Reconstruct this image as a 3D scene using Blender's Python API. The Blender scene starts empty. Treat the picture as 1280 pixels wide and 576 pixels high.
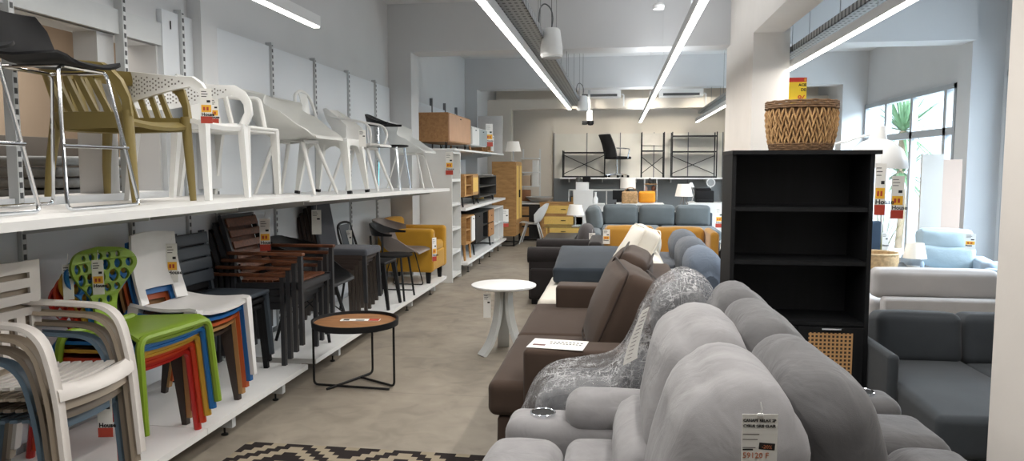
import bpy, bmesh, math, random
from mathutils import Vector, Matrix, Euler, noise
random.seed(7)
C = bpy.context.scene.collection
PI = math.pi
R = math.radians

# ---------------------------------------------------------------- materials
MATS = {}
def _new(name):
    m = bpy.data.materials.new(name); m.use_nodes = True
    nt = m.node_tree; nt.nodes.clear()
    out = nt.nodes.new('ShaderNodeOutputMaterial')
    b = nt.nodes.new('ShaderNodeBsdfPrincipled')
    nt.links.new(b.outputs[0], out.inputs[0])
    return m, nt, b, out
def lin(c):
    """sRGB hex or 0-255 tuple to linear"""
    if isinstance(c, str):
        c = c.lstrip('#'); c = [int(c[i:i+2], 16) for i in (0, 2, 4)]
    r = []
    for v in c:
        v = v/255.0
        r.append(v/12.92 if v <= 0.04045 else ((v+0.055)/1.055)**2.4)
    return (r[0], r[1], r[2], 1.0)
def mul(c, k): return (min(1, c[0]*k), min(1, c[1]*k), min(1, c[2]*k), 1)
def mat(name, col, rough=0.5, metal=0.0, var=0.06, scale=6.0, bump=0.0, bscale=200.0, spec=0.5, emit=None, estr=0.0, sheen=0.0, stretch=None, coat=0.0):
    if name in MATS: return MATS[name]
    m, nt, b, out = _new(name)
    c = lin(col)
    b.inputs['Roughness'].default_value = rough
    b.inputs['Metallic'].default_value = metal
    b.inputs['Specular IOR Level'].default_value = spec
    if sheen: b.inputs['Sheen Weight'].default_value = sheen
    if coat: b.inputs['Coat Weight'].default_value = coat
    tc = nt.nodes.new('ShaderNodeTexCoord')
    src = tc.outputs['Object']
    if stretch:
        mp = nt.nodes.new('ShaderNodeMapping'); mp.inputs['Scale'].default_value = stretch
        nt.links.new(src, mp.inputs[0]); src = mp.outputs[0]
    n = nt.nodes.new('ShaderNodeTexNoise'); n.inputs['Scale'].default_value = scale; n.inputs['Detail'].default_value = 4
    nt.links.new(src, n.inputs['Vector'])
    rp = nt.nodes.new('ShaderNodeValToRGB')
    rp.color_ramp.elements[0].position = 0.3; rp.color_ramp.elements[1].position = 0.7
    rp.color_ramp.elements[0].color = mul(c, 1-var); rp.color_ramp.elements[1].color = mul(c, 1+var)
    nt.links.new(n.outputs['Fac'], rp.inputs[0]); nt.links.new(rp.outputs[0], b.inputs['Base Color'])
    if bump:
        n2 = nt.nodes.new('ShaderNodeTexNoise'); n2.inputs['Scale'].default_value = bscale; n2.inputs['Detail'].default_value = 2
        nt.links.new(src, n2.inputs['Vector'])
        bp = nt.nodes.new('ShaderNodeBump'); bp.inputs['Strength'].default_value = bump; bp.inputs['Distance'].default_value = 0.002
        nt.links.new(n2.outputs['Fac'], bp.inputs['Height']); nt.links.new(bp.outputs[0], b.inputs['Normal'])
    if emit is not None:
        b.inputs['Emission Color'].default_value = lin(emit); b.inputs['Emission Strength'].default_value = estr
    MATS[name] = m
    return m
def wood(name, c1, c2, scale=3.0, stretch=(1, 12, 12), rough=0.5):
    if name in MATS: return MATS[name]
    m, nt, b, out = _new(name)
    tc = nt.nodes.new('ShaderNodeTexCoord'); mp = nt.nodes.new('ShaderNodeMapping'); mp.inputs['Scale'].default_value = stretch
    nt.links.new(tc.outputs['Object'], mp.inputs[0])
    n = nt.nodes.new('ShaderNodeTexNoise'); n.inputs['Scale'].default_value = scale; n.inputs['Detail'].default_value = 6; n.inputs['Distortion'].default_value = 0.6
    nt.links.new(mp.outputs[0], n.inputs['Vector'])
    rp = nt.nodes.new('ShaderNodeValToRGB')
    rp.color_ramp.elements[0].position = 0.32; rp.color_ramp.elements[1].position = 0.68
    rp.color_ramp.elements[0].color = lin(c1); rp.color_ramp.elements[1].color = lin(c2)
    nt.links.new(n.outputs['Fac'], rp.inputs[0]); nt.links.new(rp.outputs[0], b.inputs['Base Color'])
    b.inputs['Roughness'].default_value = rough
    MATS[name] = m
    return m
def fabric(name, col, var=0.1, scale=5, weave=420.0, bump=0.35, sheen=0.15, big=0.0, bigscale=14):
    """woven / suede cloth: fine weave bump plus optional creases"""
    if name in MATS: return MATS[name]
    m = mat(name, col, rough=0.92, var=var, scale=scale, spec=0.15, sheen=sheen)
    nt = m.node_tree; b = [n for n in nt.nodes if n.type == 'BSDF_PRINCIPLED'][0]
    tc = [n for n in nt.nodes if n.type == 'TEX_COORD'][0]
    v = nt.nodes.new('ShaderNodeTexNoise'); v.inputs['Scale'].default_value = weave; v.inputs['Detail'].default_value = 1
    nt.links.new(tc.outputs['Object'], v.inputs['Vector'])
    bp = nt.nodes.new('ShaderNodeBump'); bp.inputs['Strength'].default_value = bump; bp.inputs['Distance'].default_value = 0.002
    nt.links.new(v.outputs['Fac'], bp.inputs['Height'])
    if big:
        w = nt.nodes.new('ShaderNodeTexNoise'); w.inputs['Scale'].default_value = bigscale; w.inputs['Detail'].default_value = 3; w.inputs['Distortion'].default_value = 1.0
        nt.links.new(tc.outputs['Object'], w.inputs['Vector'])
        b2 = nt.nodes.new('ShaderNodeBump'); b2.inputs['Strength'].default_value = big; b2.inputs['Distance'].default_value = 0.02
        nt.links.new(w.outputs['Fac'], b2.inputs['Height']); nt.links.new(bp.outputs[0], b2.inputs['Normal'])
        nt.links.new(b2.outputs[0], b.inputs['Normal'])
    else:
        nt.links.new(bp.outputs[0], b.inputs['Normal'])
    return m
def cane_mat(name, c1, c2, s=70.0):
    """woven cane webbing: square weave with dark holes"""
    if name in MATS: return MATS[name]
    m, nt, b, out = _new(name)
    tc = nt.nodes.new('ShaderNodeTexCoord'); sp = nt.nodes.new('ShaderNodeSeparateXYZ')
    nt.links.new(tc.outputs['Object'], sp.inputs[0])
    def saw(o):
        a = nt.nodes.new('ShaderNodeMath'); a.operation = 'MULTIPLY'; a.inputs[1].default_value = s
        nt.links.new(o, a.inputs[0])
        f = nt.nodes.new('ShaderNodeMath'); f.operation = 'FRACT'; nt.links.new(a.outputs[0], f.inputs[0])
        g = nt.nodes.new('ShaderNodeMath'); g.operation = 'GREATER_THAN'; g.inputs[1].default_value = 0.45
        nt.links.new(f.outputs[0], g.inputs[0]); return g.outputs[0]
    ad = nt.nodes.new('ShaderNodeMath'); ad.operation = 'ADD'
    nt.links.new(sp.outputs[0], ad.inputs[0]); nt.links.new(sp.outputs[1], ad.inputs[1])
    h = nt.nodes.new('ShaderNodeMath'); h.operation = 'MULTIPLY'
    nt.links.new(saw(ad.outputs[0]), h.inputs[0]); nt.links.new(saw(sp.outputs[2]), h.inputs[1])
    mx = nt.nodes.new('ShaderNodeMix'); mx.data_type = 'RGBA'
    mx.inputs[6].default_value = lin(c1); mx.inputs[7].default_value = lin(c2)
    nt.links.new(h.outputs[0], mx.inputs[0]); nt.links.new(mx.outputs[2], b.inputs['Base Color'])
    b.inputs['Roughness'].default_value = 0.7
    MATS[name] = m
    return m
def glass_mat(name, tint=(0.95, 0.98, 1, 1), op=0.12):
    if name in MATS: return MATS[name]
    m = bpy.data.materials.new(name); m.use_nodes = True
    nt = m.node_tree; nt.nodes.clear()
    out = nt.nodes.new('ShaderNodeOutputMaterial'); mx = nt.nodes.new('ShaderNodeMixShader')
    t = nt.nodes.new('ShaderNodeBsdfTransparent'); t.inputs[0].default_value = tint
    g = nt.nodes.new('ShaderNodeBsdfGlossy'); g.inputs['Roughness'].default_value = 0.03
    mx.inputs[0].default_value = op
    nt.links.new(t.outputs[0], mx.inputs[1]); nt.links.new(g.outputs[0], mx.inputs[2]); nt.links.new(mx.outputs[0], out.inputs[0])
    MATS[name] = m
    return m

# ---------------------------------------------------------------- mesh builder
class MB:
    def __init__(s): s.bm = bmesh.new()
    def add(s, verts, faces):
        vs = [s.bm.verts.new(v) for v in verts]
        for f in faces:
            try: s.bm.faces.new([vs[i] for i in f])
            except ValueError: pass
        return vs
    def bb(s, x0, y0, z0, x1, y1, z1, bev=0.0, rot=None, piv=None):
        x0, x1 = min(x0, x1), max(x0, x1); y0, y1 = min(y0, y1), max(y0, y1); z0, z1 = min(z0, z1), max(z0, z1)
        v = [(x0,y0,z0),(x1,y0,z0),(x1,y1,z0),(x0,y1,z0),(x0,y0,z1),(x1,y0,z1),(x1,y1,z1),(x0,y1,z1)]
        f = [(0,3,2,1),(4,5,6,7),(0,1,5,4),(1,2,6,5),(2,3,7,6),(3,0,4,7)]
        vs = s.add(v, f)
        if bev > 0:
            es = set()
            for a in vs: es.update(a.link_edges)
            bev = min(bev, 0.49*min(x1-x0, y1-y0, z1-z0))
            r = bmesh.ops.bevel(s.bm, geom=list(es), offset=bev, segments=2, profile=0.6, affect='EDGES')
            vs = list({v for v in r['verts']} | {v for v in vs if v.is_valid})
        if rot is not None:
            p = Vector(piv) if piv is not None else Vector(((x0+x1)/2, (y0+y1)/2, (z0+z1)/2))
            bmesh.ops.rotate(s.bm, cent=p, matrix=Euler(rot).to_matrix(), verts=[v for v in vs if v.is_valid])
        return s
    def tube(s, pts, r, seg=8, closed=False, flat=1.0, up=None):
        pts = [Vector(p) for p in pts]; n = len(pts)
        rs = r if isinstance(r, (list, tuple)) else [r]*n
        rings = []
        prev = None
        for i, p in enumerate(pts):
            if closed: t = (pts[(i+1) % n]-pts[i-1])
            elif i == 0: t = pts[1]-pts[0]
            elif i == n-1: t = pts[-1]-pts[-2]
            else: t = (pts[i+1]-p).normalized()+(p-pts[i-1]).normalized()
            if t.length < 1e-9: t = Vector((0,0,1))
            t.normalize()
            if prev is None:
                ref = Vector(up) if up is not None else (Vector((0,0,1)) if abs(t.z) < 0.9 else Vector((1,0,0)))
                a = t.cross(ref).normalized()
            else:
                a = prev - t*prev.dot(t)
                a = a.normalized() if a.length > 1e-6 else t.orthogonal().normalized()
            prev = a
            b = t.cross(a)
            k = 1.0
            if 0 < i < n-1 or closed:
                d1 = (pts[i]-pts[i-1]).normalized(); d2 = (pts[(i+1) % n]-pts[i]).normalized()
                cs = max(-0.5, min(1, d1.dot(d2))); k = 1/max(0.6, math.sqrt((1+cs)/2))
            rings.append([s.bm.verts.new(p + (a*math.cos(2*PI*j/seg)*k + b*math.sin(2*PI*j/seg)*flat*k)*rs[i]) for j in range(seg)])
        m = n if closed else n-1
        for i in range(m):
            A, B = rings[i], rings[(i+1) % n]
            for j in range(seg):
                s.bm.faces.new([A[j], A[(j+1) % seg], B[(j+1) % seg], B[j]])
        if not closed:
            s.bm.faces.new(rings[0][::-1]); s.bm.faces.new(rings[-1])
        return s
    def bar(s, a, b, w0, w1=None, h0=None, h1=None, up=(0,0,1)):
        """rectangular tapering bar from a to b"""
        a, b = Vector(a), Vector(b)
        w1 = w0 if w1 is None else w1; h0 = w0 if h0 is None else h0; h1 = (h0 if w1 == w0 else w1) if h1 is None else h1
        t = (b-a).normalized(); u = Vector(up)
        if abs(t.dot(u)) > 0.98: u = Vector((1,0,0))
        x = t.cross(u).normalized(); y = x.cross(t)
        v = []
        for p, w, h in ((a, w0, h0), (b, w1, h1)):
            for sx, sy in ((-1,-1),(1,-1),(1,1),(-1,1)): v.append(p + x*sx*w/2 + y*sy*h/2)
        s.add(v, [(0,3,2,1),(4,5,6,7),(0,1,5,4),(1,2,6,5),(2,3,7,6),(3,0,4,7)])
        return s
    def lathe(s, prof, seg=24, c=(0,0,0), cap=True, sx=1.0, sy=1.0):
        rings = []
        for r, z in prof:
            rings.append([s.bm.verts.new((c[0]+sx*r*math.cos(2*PI*j/seg), c[1]+sy*r*math.sin(2*PI*j/seg), c[2]+z)) for j in range(seg)])
        for i in range(len(rings)-1):
            A, B = rings[i], rings[i+1]
            for j in range(seg): s.bm.faces.new([A[j], A[(j+1) % seg], B[(j+1) % seg], B[j]])
        if cap:
            if prof[0][0] > 1e-6: s.bm.faces.new(rings[0][::-1])
            if prof[-1][0] > 1e-6: s.bm.faces.new(rings[-1])
        return s
    def prism(s, poly, a, b, axis='y'):
        """extrude a 2D polygon; axis is the extrusion axis, poly in the other two (in order)"""
        def mk(p, t):
            return {'x': (t, p[0], p[1]), 'y': (p[0], t, p[1]), 'z': (p[0], p[1], t)}[axis]
        n = len(poly)
        v = [mk(p, a) for p in poly] + [mk(p, b) for p in poly]
        f = [tuple(range(n))[::-1], tuple(range(n, 2*n))] + [(i, (i+1) % n, n+(i+1) % n, n+i) for i in range(n)]
        s.add(v, f); return s
    def surf(s, grid, th=0.0, closed_u=False):
        """grid[i][j] of points -> sheet with thickness th along the normals"""
        n, m = len(grid), len(grid[0])
        G = [[Vector(p) for p in row] for row in grid]
        if th:
            N = [[None]*m for _ in range(n)]
            for i in range(n):
                for j in range(m):
                    i0, i1 = (max(i-1, 0), min(i+1, n-1)); j0, j1 = max(j-1, 0), min(j+1, m-1)
                    if closed_u: i0, i1 = (i-1) % n, (i+1) % n
                    c = (G[i1][j]-G[i0][j]).cross(G[i][j1]-G[i][j0])
                    N[i][j] = c.normalized() if c.length > 1e-12 else Vector((0,0,1))
        A = [[s.bm.verts.new(G[i][j] + (N[i][j]*th/2 if th else Vector())) for j in range(m)] for i in range(n)]
        ni = n if closed_u else n-1
        for i in range(ni):
            for j in range(m-1): s.bm.faces.new([A[i][j], A[(i+1) % n][j], A[(i+1) % n][j+1], A[i][j+1]])
        if th:
            B = [[s.bm.verts.new(G[i][j] - N[i][j]*th/2) for j in range(m)] for i in range(n)]
            for i in range(ni):
                for j in range(m-1): s.bm.faces.new([B[i][j+1], B[(i+1) % n][j+1], B[(i+1) % n][j], B[i][j]])
            for i in range(ni):
                k = (i+1) % n
                s.bm.faces.new([A[i][0], B[i][0], B[k][0], A[k][0]])
                s.bm.faces.new([A[k][m-1], B[k][m-1], B[i][m-1], A[i][m-1]])
            if not closed_u:
                for j in range(m-1):
                    s.bm.faces.new([A[0][j+1], B[0][j+1], B[0][j], A[0][j]])
                    s.bm.faces.new([A[n-1][j], B[n-1][j], B[n-1][j+1], A[n-1][j+1]])
        return s
    def rbox(s, c, size, r=0.05, puff=(0,0,0), rot=None, n=6, wr=0.0, wf=6.0, seed=0.0, taper=None):
        """cushion: rounded box with crowned faces; c centre, size full, puff crown per axis, wr wrinkle depth"""
        h = [x/2 for x in size]; r = min(r, min(h)*0.999)
        def ticks(hh):
            t = []
            for k in range(4): t.append(-hh + r*(1-math.cos(k/4*PI/2)) if False else -hh + r*k/4)
            inner = hh-r
            for k in range(n+1): t.append(-inner + 2*inner*k/n)
            for k in range(1, 5): t.append(inner + r*k/4)
            return t
        T = [ticks(x) for x in h]
        cache = {}
        M = Euler(rot).to_matrix() if rot is not None else None
        cc = Vector(c)
        def pt(p):
            key = (round(p[0], 6), round(p[1], 6), round(p[2], 6))
            if key in cache: return cache[key]
            inn = Vector([max(-(h[i]-r), min(h[i]-r, p[i])) for i in range(3)])
            d = Vector(p)-inn
            d = d.normalized() if d.length > 1e-9 else Vector((0,0,1))
            v = inn + d*r
            u = [max(-1, min(1, p[i]/h[i])) for i in range(3)]
            for i in range(3):
                if puff[i]:
                    j, k = (i+1) % 3, (i+2) % 3
                    v[i] += puff[i]*u[i]*(1-abs(u[j])**2.2)*(1-abs(u[k])**2.2)
            if wr:
                q = v*wf + Vector((seed, seed*1.7, seed*0.3))
                v = v + d*wr*(noise.noise(q)+0.5*noise.noise(q*2.3))
            if taper: v = taper(v)
            if M is not None: v = M @ v
            cache[key] = s.bm.verts.new(cc+v)
            return cache[key]
        for ax in range(3):
            j, k = (ax+1) % 3, (ax+2) % 3
            for sg in (-1, 1):
                for a in range(len(T[j])-1):
                    for b in range(len(T[k])-1):
                        q = []
                        for (da, db) in ((0,0),(1,0),(1,1),(0,1)):
                            p = [0,0,0]; p[ax] = sg*h[ax]; p[j] = T[j][a+da]; p[k] = T[k][b+db]
                            q.append(pt(p))
                        if sg < 0: q.reverse()
                        if len(set(q)) == 4:
                            try: s.bm.faces.new(q)
                            except ValueError: pass
        return s
    def pillow(s, prof, y0, y1, n=18, k=3.0, wr=0.0, wf=7.0, seed=0.0, xs=None, pleat=0.0):
        """loft of a closed XZ profile along Y with rounded ends"""
        cx = sum(p[0] for p in prof)/len(prof); cz = sum(p[1] for p in prof)/len(prof)
        rings = []
        for i in range(n+1):
            a = -1 + 2*i/n
            a = math.copysign(1-(1-abs(a))**2.4, a)
            sc = max(0.02, (1-abs(a)**k))**(1/k)
            y = (y0+y1)/2 + a*(y1-y0)/2
            ring = []
            for q, (px, pz) in enumerate(prof):
                v = Vector((cx+(px-cx)*sc, y, cz+(pz-cz)*sc))
                d = Vector((px-cx, 0, pz-cz)).normalized()
                if wr:
                    w = v*wf + Vector((seed, seed, seed))
                    v += d*wr*(noise.noise(w)+0.5*noise.noise(w*2.1))
                if pleat:
                    v += d*pleat*sc*abs(a)**3*math.sin(q*2.6+seed)
                if xs: v.x += xs(y)
                ring.append(s.bm.verts.new(v))
            rings.append(ring)
        m = len(prof)
        for i in range(n):
            for j in range(m):
                s.bm.faces.new([rings[i][j], rings[i][(j+1) % m], rings[i+1][(j+1) % m], rings[i+1][j]])
        s.bm.faces.new(rings[0][::-1]); s.bm.faces.new(rings[-1])
        return s
    def build(s, name, m, parent=None, smooth=True, angle=40, loc=None):
        bmesh.ops.recalc_face_normals(s.bm, faces=s.bm.faces)
        me = bpy.data.meshes.new(name); s.bm.to_mesh(me); s.bm.free()
        if smooth and len(me.polygons):
            me.polygons.foreach_set('use_smooth', [True]*len(me.polygons))
            me.set_sharp_from_angle(angle=R(angle))
        if m is not None: me.materials.append(m)
        o = bpy.data.objects.new(name, me); C.objects.link(o)
        if parent is not None: o.parent = parent
        if loc is not None: o.location = loc
        return o
def smooth_path(pts, n=6, closed=False):
    """Catmull-Rom through pts"""
    P = [Vector(p) for p in pts]; out = []
    N = len(P); rng = N if closed else N-1
    for i in range(rng):
        p0 = P[i-1] if (i > 0 or closed) else P[0]*2-P[1]
        p1 = P[i]; p2 = P[(i+1) % N]
        p3 = P[(i+2) % N] if (i+2 < N or closed) else p2*2-p1
        for k in range(n):
            t = k/n
            out.append(0.5*((2*p1)+(p2-p0)*t+(2*p0-5*p1+4*p2-p3)*t*t+(3*p1-p0-3*p2+p3)*t**3))
    if not closed: out.append(P[-1])
    return out
def rpath(pts, r=0.03, n=4):
    """polyline with rounded corners"""
    P = [Vector(p) for p in pts]; out = [P[0]]
    for i in range(1, len(P)-1):
        a, b, c = P[i-1], P[i], P[i+1]
        k = min(r, (a-b).length*0.45, (c-b).length*0.45)
        p = b+(a-b).normalized()*k; q = b+(c-b).normalized()*k
        for j in range(n+1):
            t = j/n; out.append(p*(1-t)**2+b*2*t*(1-t)+q*t*t)
    out.append(P[-1]); return out

# ---------------------------------------------------------------- things
def thing(name, label, cat, loc=(0,0,0), rz=0.0, group=None):
    o = bpy.data.objects.new(name, None); C.objects.link(o)
    o.empty_display_size = 0.1
    o.location = loc; o.rotation_euler = (0, 0, rz)
    o['label'] = label; o['category'] = cat
    if group: o['group'] = group
    return o
def tag(o, label, cat, group=None):
    o['label'] = label; o['category'] = cat
    if group: o['group'] = group
    return o
def struct(o):
    o['kind'] = 'structure'; return o
def dup(root, loc, rz, label):
    r = root.copy(); C.objects.link(r); r.location = loc; r.rotation_euler = (0, 0, rz); r['label'] = label
    for ch in list(root.children):
        c = ch.copy(); C.objects.link(c); c.parent = r
        for g in list(ch.children):
            d = g.copy(); C.objects.link(d); d.parent = c
    return r
def text_mesh(name, body, size, m, parent, loc, rot, align='LEFT', extrude=0.0004, bold=0.0):
    cu = bpy.data.curves.new(name, 'FONT'); cu.body = body; cu.size = size; cu.extrude = extrude
    cu.align_x = align; cu.offset = bold; cu.resolution_u = 2
    t = bpy.data.objects.new(name+'_tmp', cu); C.objects.link(t)
    bpy.context.view_layer.update()
    me = bpy.data.meshes.new_from_object(t.evaluated_get(bpy.context.evaluated_depsgraph_get()))
    bpy.data.objects.remove(t); bpy.data.curves.remove(cu)
    me.name = name; me.materials.clear(); me.materials.append(m)
    o = bpy.data.objects.new(name, me); C.objects.link(o); o.parent = parent
    o.location = loc; o.rotation_euler = rot
    return o

# shared materials
M_white = mat('white_laminate', (232,232,230), 0.45, var=0.02)
M_whiteplastic = mat('white_plastic', (238,238,236), 0.38, var=0.02)
M_chrome = mat('chrome', (225,228,232), 0.12, metal=1.0, var=0.02)
M_black = mat('black_metal', (24,24,25), 0.5, var=0.1, spec=0.3)
M_blackplastic = mat('black_plastic', (20,20,22), 0.55, var=0.08, spec=0.25)
M_card = mat('tag_card', (236,234,228), 0.6, var=0.02)
M_yellow = mat('tag_yellow', (238,180,52), 0.6, var=0.05)
M_red = mat('tag_red', (178,62,44), 0.6, var=0.05)
M_ink = mat('black_ink', (32,30,30), 0.7, var=0.0)
M_dark = mat('dark_gap', (18,18,18), 0.8, var=0.1)
WORLD = 3.2
EXPO = 0.0
LED = 7.1
DAY = 2700
CEIL_FILL = 0.85
# ================================================================ SETTING
M_wall = mat('painted_wall', (205,206,207), 0.85, var=0.02, scale=1.5, spec=0.2)
M_ceil = mat('painted_ceiling', (212,213,214), 0.9, var=0.02, scale=1.0, spec=0.2)
M_col = mat('column_plaster', (226,220,213), 0.85, var=0.025, scale=3, spec=0.2, bump=0.15, bscale=60)
M_warm = mat('warm_wall', (222,214,202), 0.9, var=0.03, scale=1.5, spec=0.2)
M_panel = mat('shelf_panel', (214,218,222), 0.5, var=0.015, scale=2)
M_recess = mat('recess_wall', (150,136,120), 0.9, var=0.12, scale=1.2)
M_frame = mat('window_frame', (168,173,178), 0.5, var=0.03)
M_lightgrey = mat('light_grey_metal', (196,199,200), 0.45, var=0.03)

def concrete():
    m, nt, b, out = _new('polished_concrete')
    tc = nt.nodes.new('ShaderNodeTexCoord')
    def nz(s, d, dist=0.0):
        n = nt.nodes.new('ShaderNodeTexNoise'); n.inputs['Scale'].default_value = s; n.inputs['Detail'].default_value = d; n.inputs['Distortion'].default_value = dist
        nt.links.new(tc.outputs['Object'], n.inputs['Vector']); return n.outputs['Fac']
    r1 = nt.nodes.new('ShaderNodeValToRGB')
    e = r1.color_ramp.elements; e[0].position = 0.28; e[0].color = lin((112,105,96)); e[1].position = 0.72; e[1].color = lin((164,155,141))
    k = r1.color_ramp.elements.new(0.5); k.color = lin((146,137,124))
    mx = nt.nodes.new('ShaderNodeMath'); mx.operation = 'MULTIPLY_ADD'; mx.inputs[1].default_value = 0.55
    s2 = nt.nodes.new('ShaderNodeMath'); s2.operation = 'MULTIPLY'; s2.inputs[1].default_value = 0.45
    nt.links.new(nz(5.5, 9, 0.9), s2.inputs[0])
    nt.links.new(nz(1.3, 8, 0.5), mx.inputs[0]); nt.links.new(s2.outputs[0], mx.inputs[2])
    nt.links.new(mx.outputs[0], r1.inputs[0])
    # faint cast joints every 3 m across the aisle
    sp = nt.nodes.new('ShaderNodeSeparateXYZ'); nt.links.new(tc.outputs['Object'], sp.inputs[0])
    a = nt.nodes.new('ShaderNodeMath'); a.operation = 'DIVIDE'; a.inputs[1].default_value = 2.4; nt.links.new(sp.outputs[1], a.inputs[0])
    f = nt.nodes.new('ShaderNodeMath'); f.operation = 'FRACT'; nt.links.new(a.outputs[0], f.inputs[0])
    g = nt.nodes.new('ShaderNodeMath'); g.operation = 'LESS_THAN'; g.inputs[1].default_value = 0.004; nt.links.new(f.outputs[0], g.inputs[0])
    h = nt.nodes.new('ShaderNodeMath'); h.operation = 'MULTIPLY'; h.inputs[1].default_value = 0.35; nt.links.new(g.outputs[0], h.inputs[0])
    mm = nt.nodes.new('ShaderNodeMix'); mm.data_type = 'RGBA'; mm.inputs[7].default_value = lin((96,90,82))
    nt.links.new(h.outputs[0], mm.inputs[0]); nt.links.new(r1.outputs[0], mm.inputs[6]); nt.links.new(mm.outputs[2], b.inputs['Base Color'])
    b.inputs['Roughness'].default_value = 0.5; b.inputs['Specular IOR Level'].default_value = 0.35
    return m
b = MB(); b.bb(-4.6,-3,-0.1,4.6,18.2,0); struct(b.build('floor', concrete(), smooth=False))
b = MB(); b.bb(-3.2,-3,3.6,4.6,18.2,3.7); struct(b.build('ceiling', M_ceil, smooth=False))
# left wall with the opening to the stock recess (y 1.6-4.38, z 1.4-2.32)
b = MB()
b.bb(-3.1,-3,0,-2.9,18,1.4); b.bb(-3.1,-3,2.32,-2.9,18,3.6); b.bb(-3.1,4.38,1.4,-2.9,18,2.32); b.bb(-3.1,-3,1.4,-2.9,1.6,2.32)
struct(b.build('wall_left', M_wall, smooth=False))
# stock recess
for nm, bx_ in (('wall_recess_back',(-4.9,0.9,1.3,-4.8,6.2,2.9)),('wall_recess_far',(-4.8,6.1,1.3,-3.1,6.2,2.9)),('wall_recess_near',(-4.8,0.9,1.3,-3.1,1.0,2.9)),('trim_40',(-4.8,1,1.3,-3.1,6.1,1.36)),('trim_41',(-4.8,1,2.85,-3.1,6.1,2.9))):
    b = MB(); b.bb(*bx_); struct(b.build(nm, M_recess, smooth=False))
b = MB(); b.bb(-3.08,3.88,1.4,-2.93,4.02,2.32); struct(b.build('trim_1', M_wall, smooth=False))
# wall behind everything
b = MB(); b.bb(-3.1,17.7,0,4.6,17.9,3.6); struct(b.build('wall_back', M_warm, smooth=False))
b = MB(); b.bb(-3.1,-3.2,0,4.6,-3.0,3.6); struct(b.build('wall_light_block', M_wall, smooth=False))  # unseen wall behind the camera, added to keep sky light from flooding in
# right wall with window openings
b = MB()
wins = [(6.2,9.15),(10.42,10.0),(15.0,16.4)]
b.bb(4.4,-3,2.65,4.6,18,3.6)
b.bb(4.4,-3,0,4.6,18,0.1)
b.bb(4.4,-3,0.1,4.6,6.2,2.65); b.bb(4.4,9.15,0.1,4.6,10.42,2.65); b.bb(4.4,14.0,0.1,4.6,15.0,2.65); b.bb(4.4,16.4,0.1,4.6,18,2.65)
b.bb(4.4,15.0,0.1,4.6,16.4,1.85)
struct(b.build('wall_right', M_wall, smooth=False))
M_glass = glass_mat('window_glass')
def window(i, y0, y1, z0, z1, mull, tr):
    f = MB()
    f.bb(4.36,y0,z0,4.46,y0+0.06,z1); f.bb(4.36,y1-0.06,z0,4.46,y1,z1); f.bb(4.36,y0,z1-0.07,4.46,y1,z1); f.bb(4.36,y0,z0,4.46,y1,z0+0.06)
    for m in mull: f.bb(4.37,m-0.045,z0,4.45,m+0.045,z1)
    if tr: f.bb(4.37,y0,tr-0.05,4.45,y1,tr+0.05)
    o = struct(f.build('window_%d' % i, M_frame, smooth=False))
    g = MB(); g.bb(4.405,y0+0.05,z0+0.05,4.411,y1-0.05,z1-0.05)
    g.build('pane', M_glass, o, smooth=False)
window(1, 10.42, 14.0, 0.1, 2.65, [10.75, 11.9, 12.98], 2.03)
window(2, 6.2, 9.15, 0.1, 2.65, [7.2, 8.2], 2.03)
window(3, 15.0, 16.4, 1.85, 2.55, [15.7], None)
# portal frames (legs and beams)
b = MB()
b.bb(-2.9,9.2,0,-2.6,9.55,3.6); b.bb(4.05,9.3,0,4.4,9.65,3.6); b.bb(-2.6,9.2,3.0,4.05,9.6,3.6)
struct(b.build('trim_2', M_wall, smooth=False))
b = MB()
b.bb(-2.9,14.0,0,-2.66,14.35,3.6); b.bb(3.98,14.0,0,4.4,14.35,3.6); b.bb(-2.66,14.0,3.03,3.98,14.4,3.6)
struct(b.build('trim_3', M_wall, smooth=False))
b = MB()
b.bb(-2.9,16.5,0,-2.36,16.8,2.84); b.bb(-2.9,16.5,2.84,4.4,16.85,3.06)
struct(b.build('trim_4', M_warm, smooth=False))
# central pier, its lintel beam and the near column
b = MB()
b.bb(1.32,7.66,0,1.61,9.46,3.6); b.bb(1.61,7.8,0,1.70,8.5,3.6); b.bb(1.32,2.86,2.87,1.61,7.66,3.6)
struct(b.build('wall_pier', M_col, smooth=False))
b = MB(); b.bb(1.364,2.15,0,1.9,2.86,3.6,bev=0.008)
struct(b.build('wall_column', M_col, smooth=False))
# skirting of the far right bay: partition that closes the bay at the back
b = MB(); b.bb(2.75,17.3,0,4.4,17.7,3.6); struct(b.build('wall_bay', M_warm, smooth=False))

# slotted uprights and panels of the wall shelving
def slot_mat():
    m, nt, b_, out = _new('slotted_upright')
    tc = nt.nodes.new('ShaderNodeTexCoord'); sp = nt.nodes.new('ShaderNodeSeparateXYZ'); nt.links.new(tc.outputs['Object'], sp.inputs[0])
    def frac(o, k, lo, hi, off=0.0):
        a = nt.nodes.new('ShaderNodeMath'); a.operation = 'MULTIPLY_ADD'; a.inputs[1].default_value = k; a.inputs[2].default_value = off; nt.links.new(o, a.inputs[0])
        f = nt.nodes.new('ShaderNodeMath'); f.operation = 'FRACT'; nt.links.new(a.outputs[0], f.inputs[0])
        g = nt.nodes.new('ShaderNodeMath'); g.operation = 'LESS_THAN'; g.inputs[1].default_value = hi; nt.links.new(f.outputs[0], g.inputs[0]); return g.outputs[0]
    s = frac(sp.outputs[2], 20.0, 0, 0.55)
    mx = nt.nodes.new('ShaderNodeMix'); mx.data_type = 'RGBA'; mx.inputs[6].default_value = lin((205,207,208)); mx.inputs[7].default_value = lin((70,72,75))
    nt.links.new(s, mx.inputs[0]); nt.links.new(mx.outputs[2], b_.inputs['Base Color']); b_.inputs['Roughness'].default_value = 0.5
    return m
M_slot = slot_mat()
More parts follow.
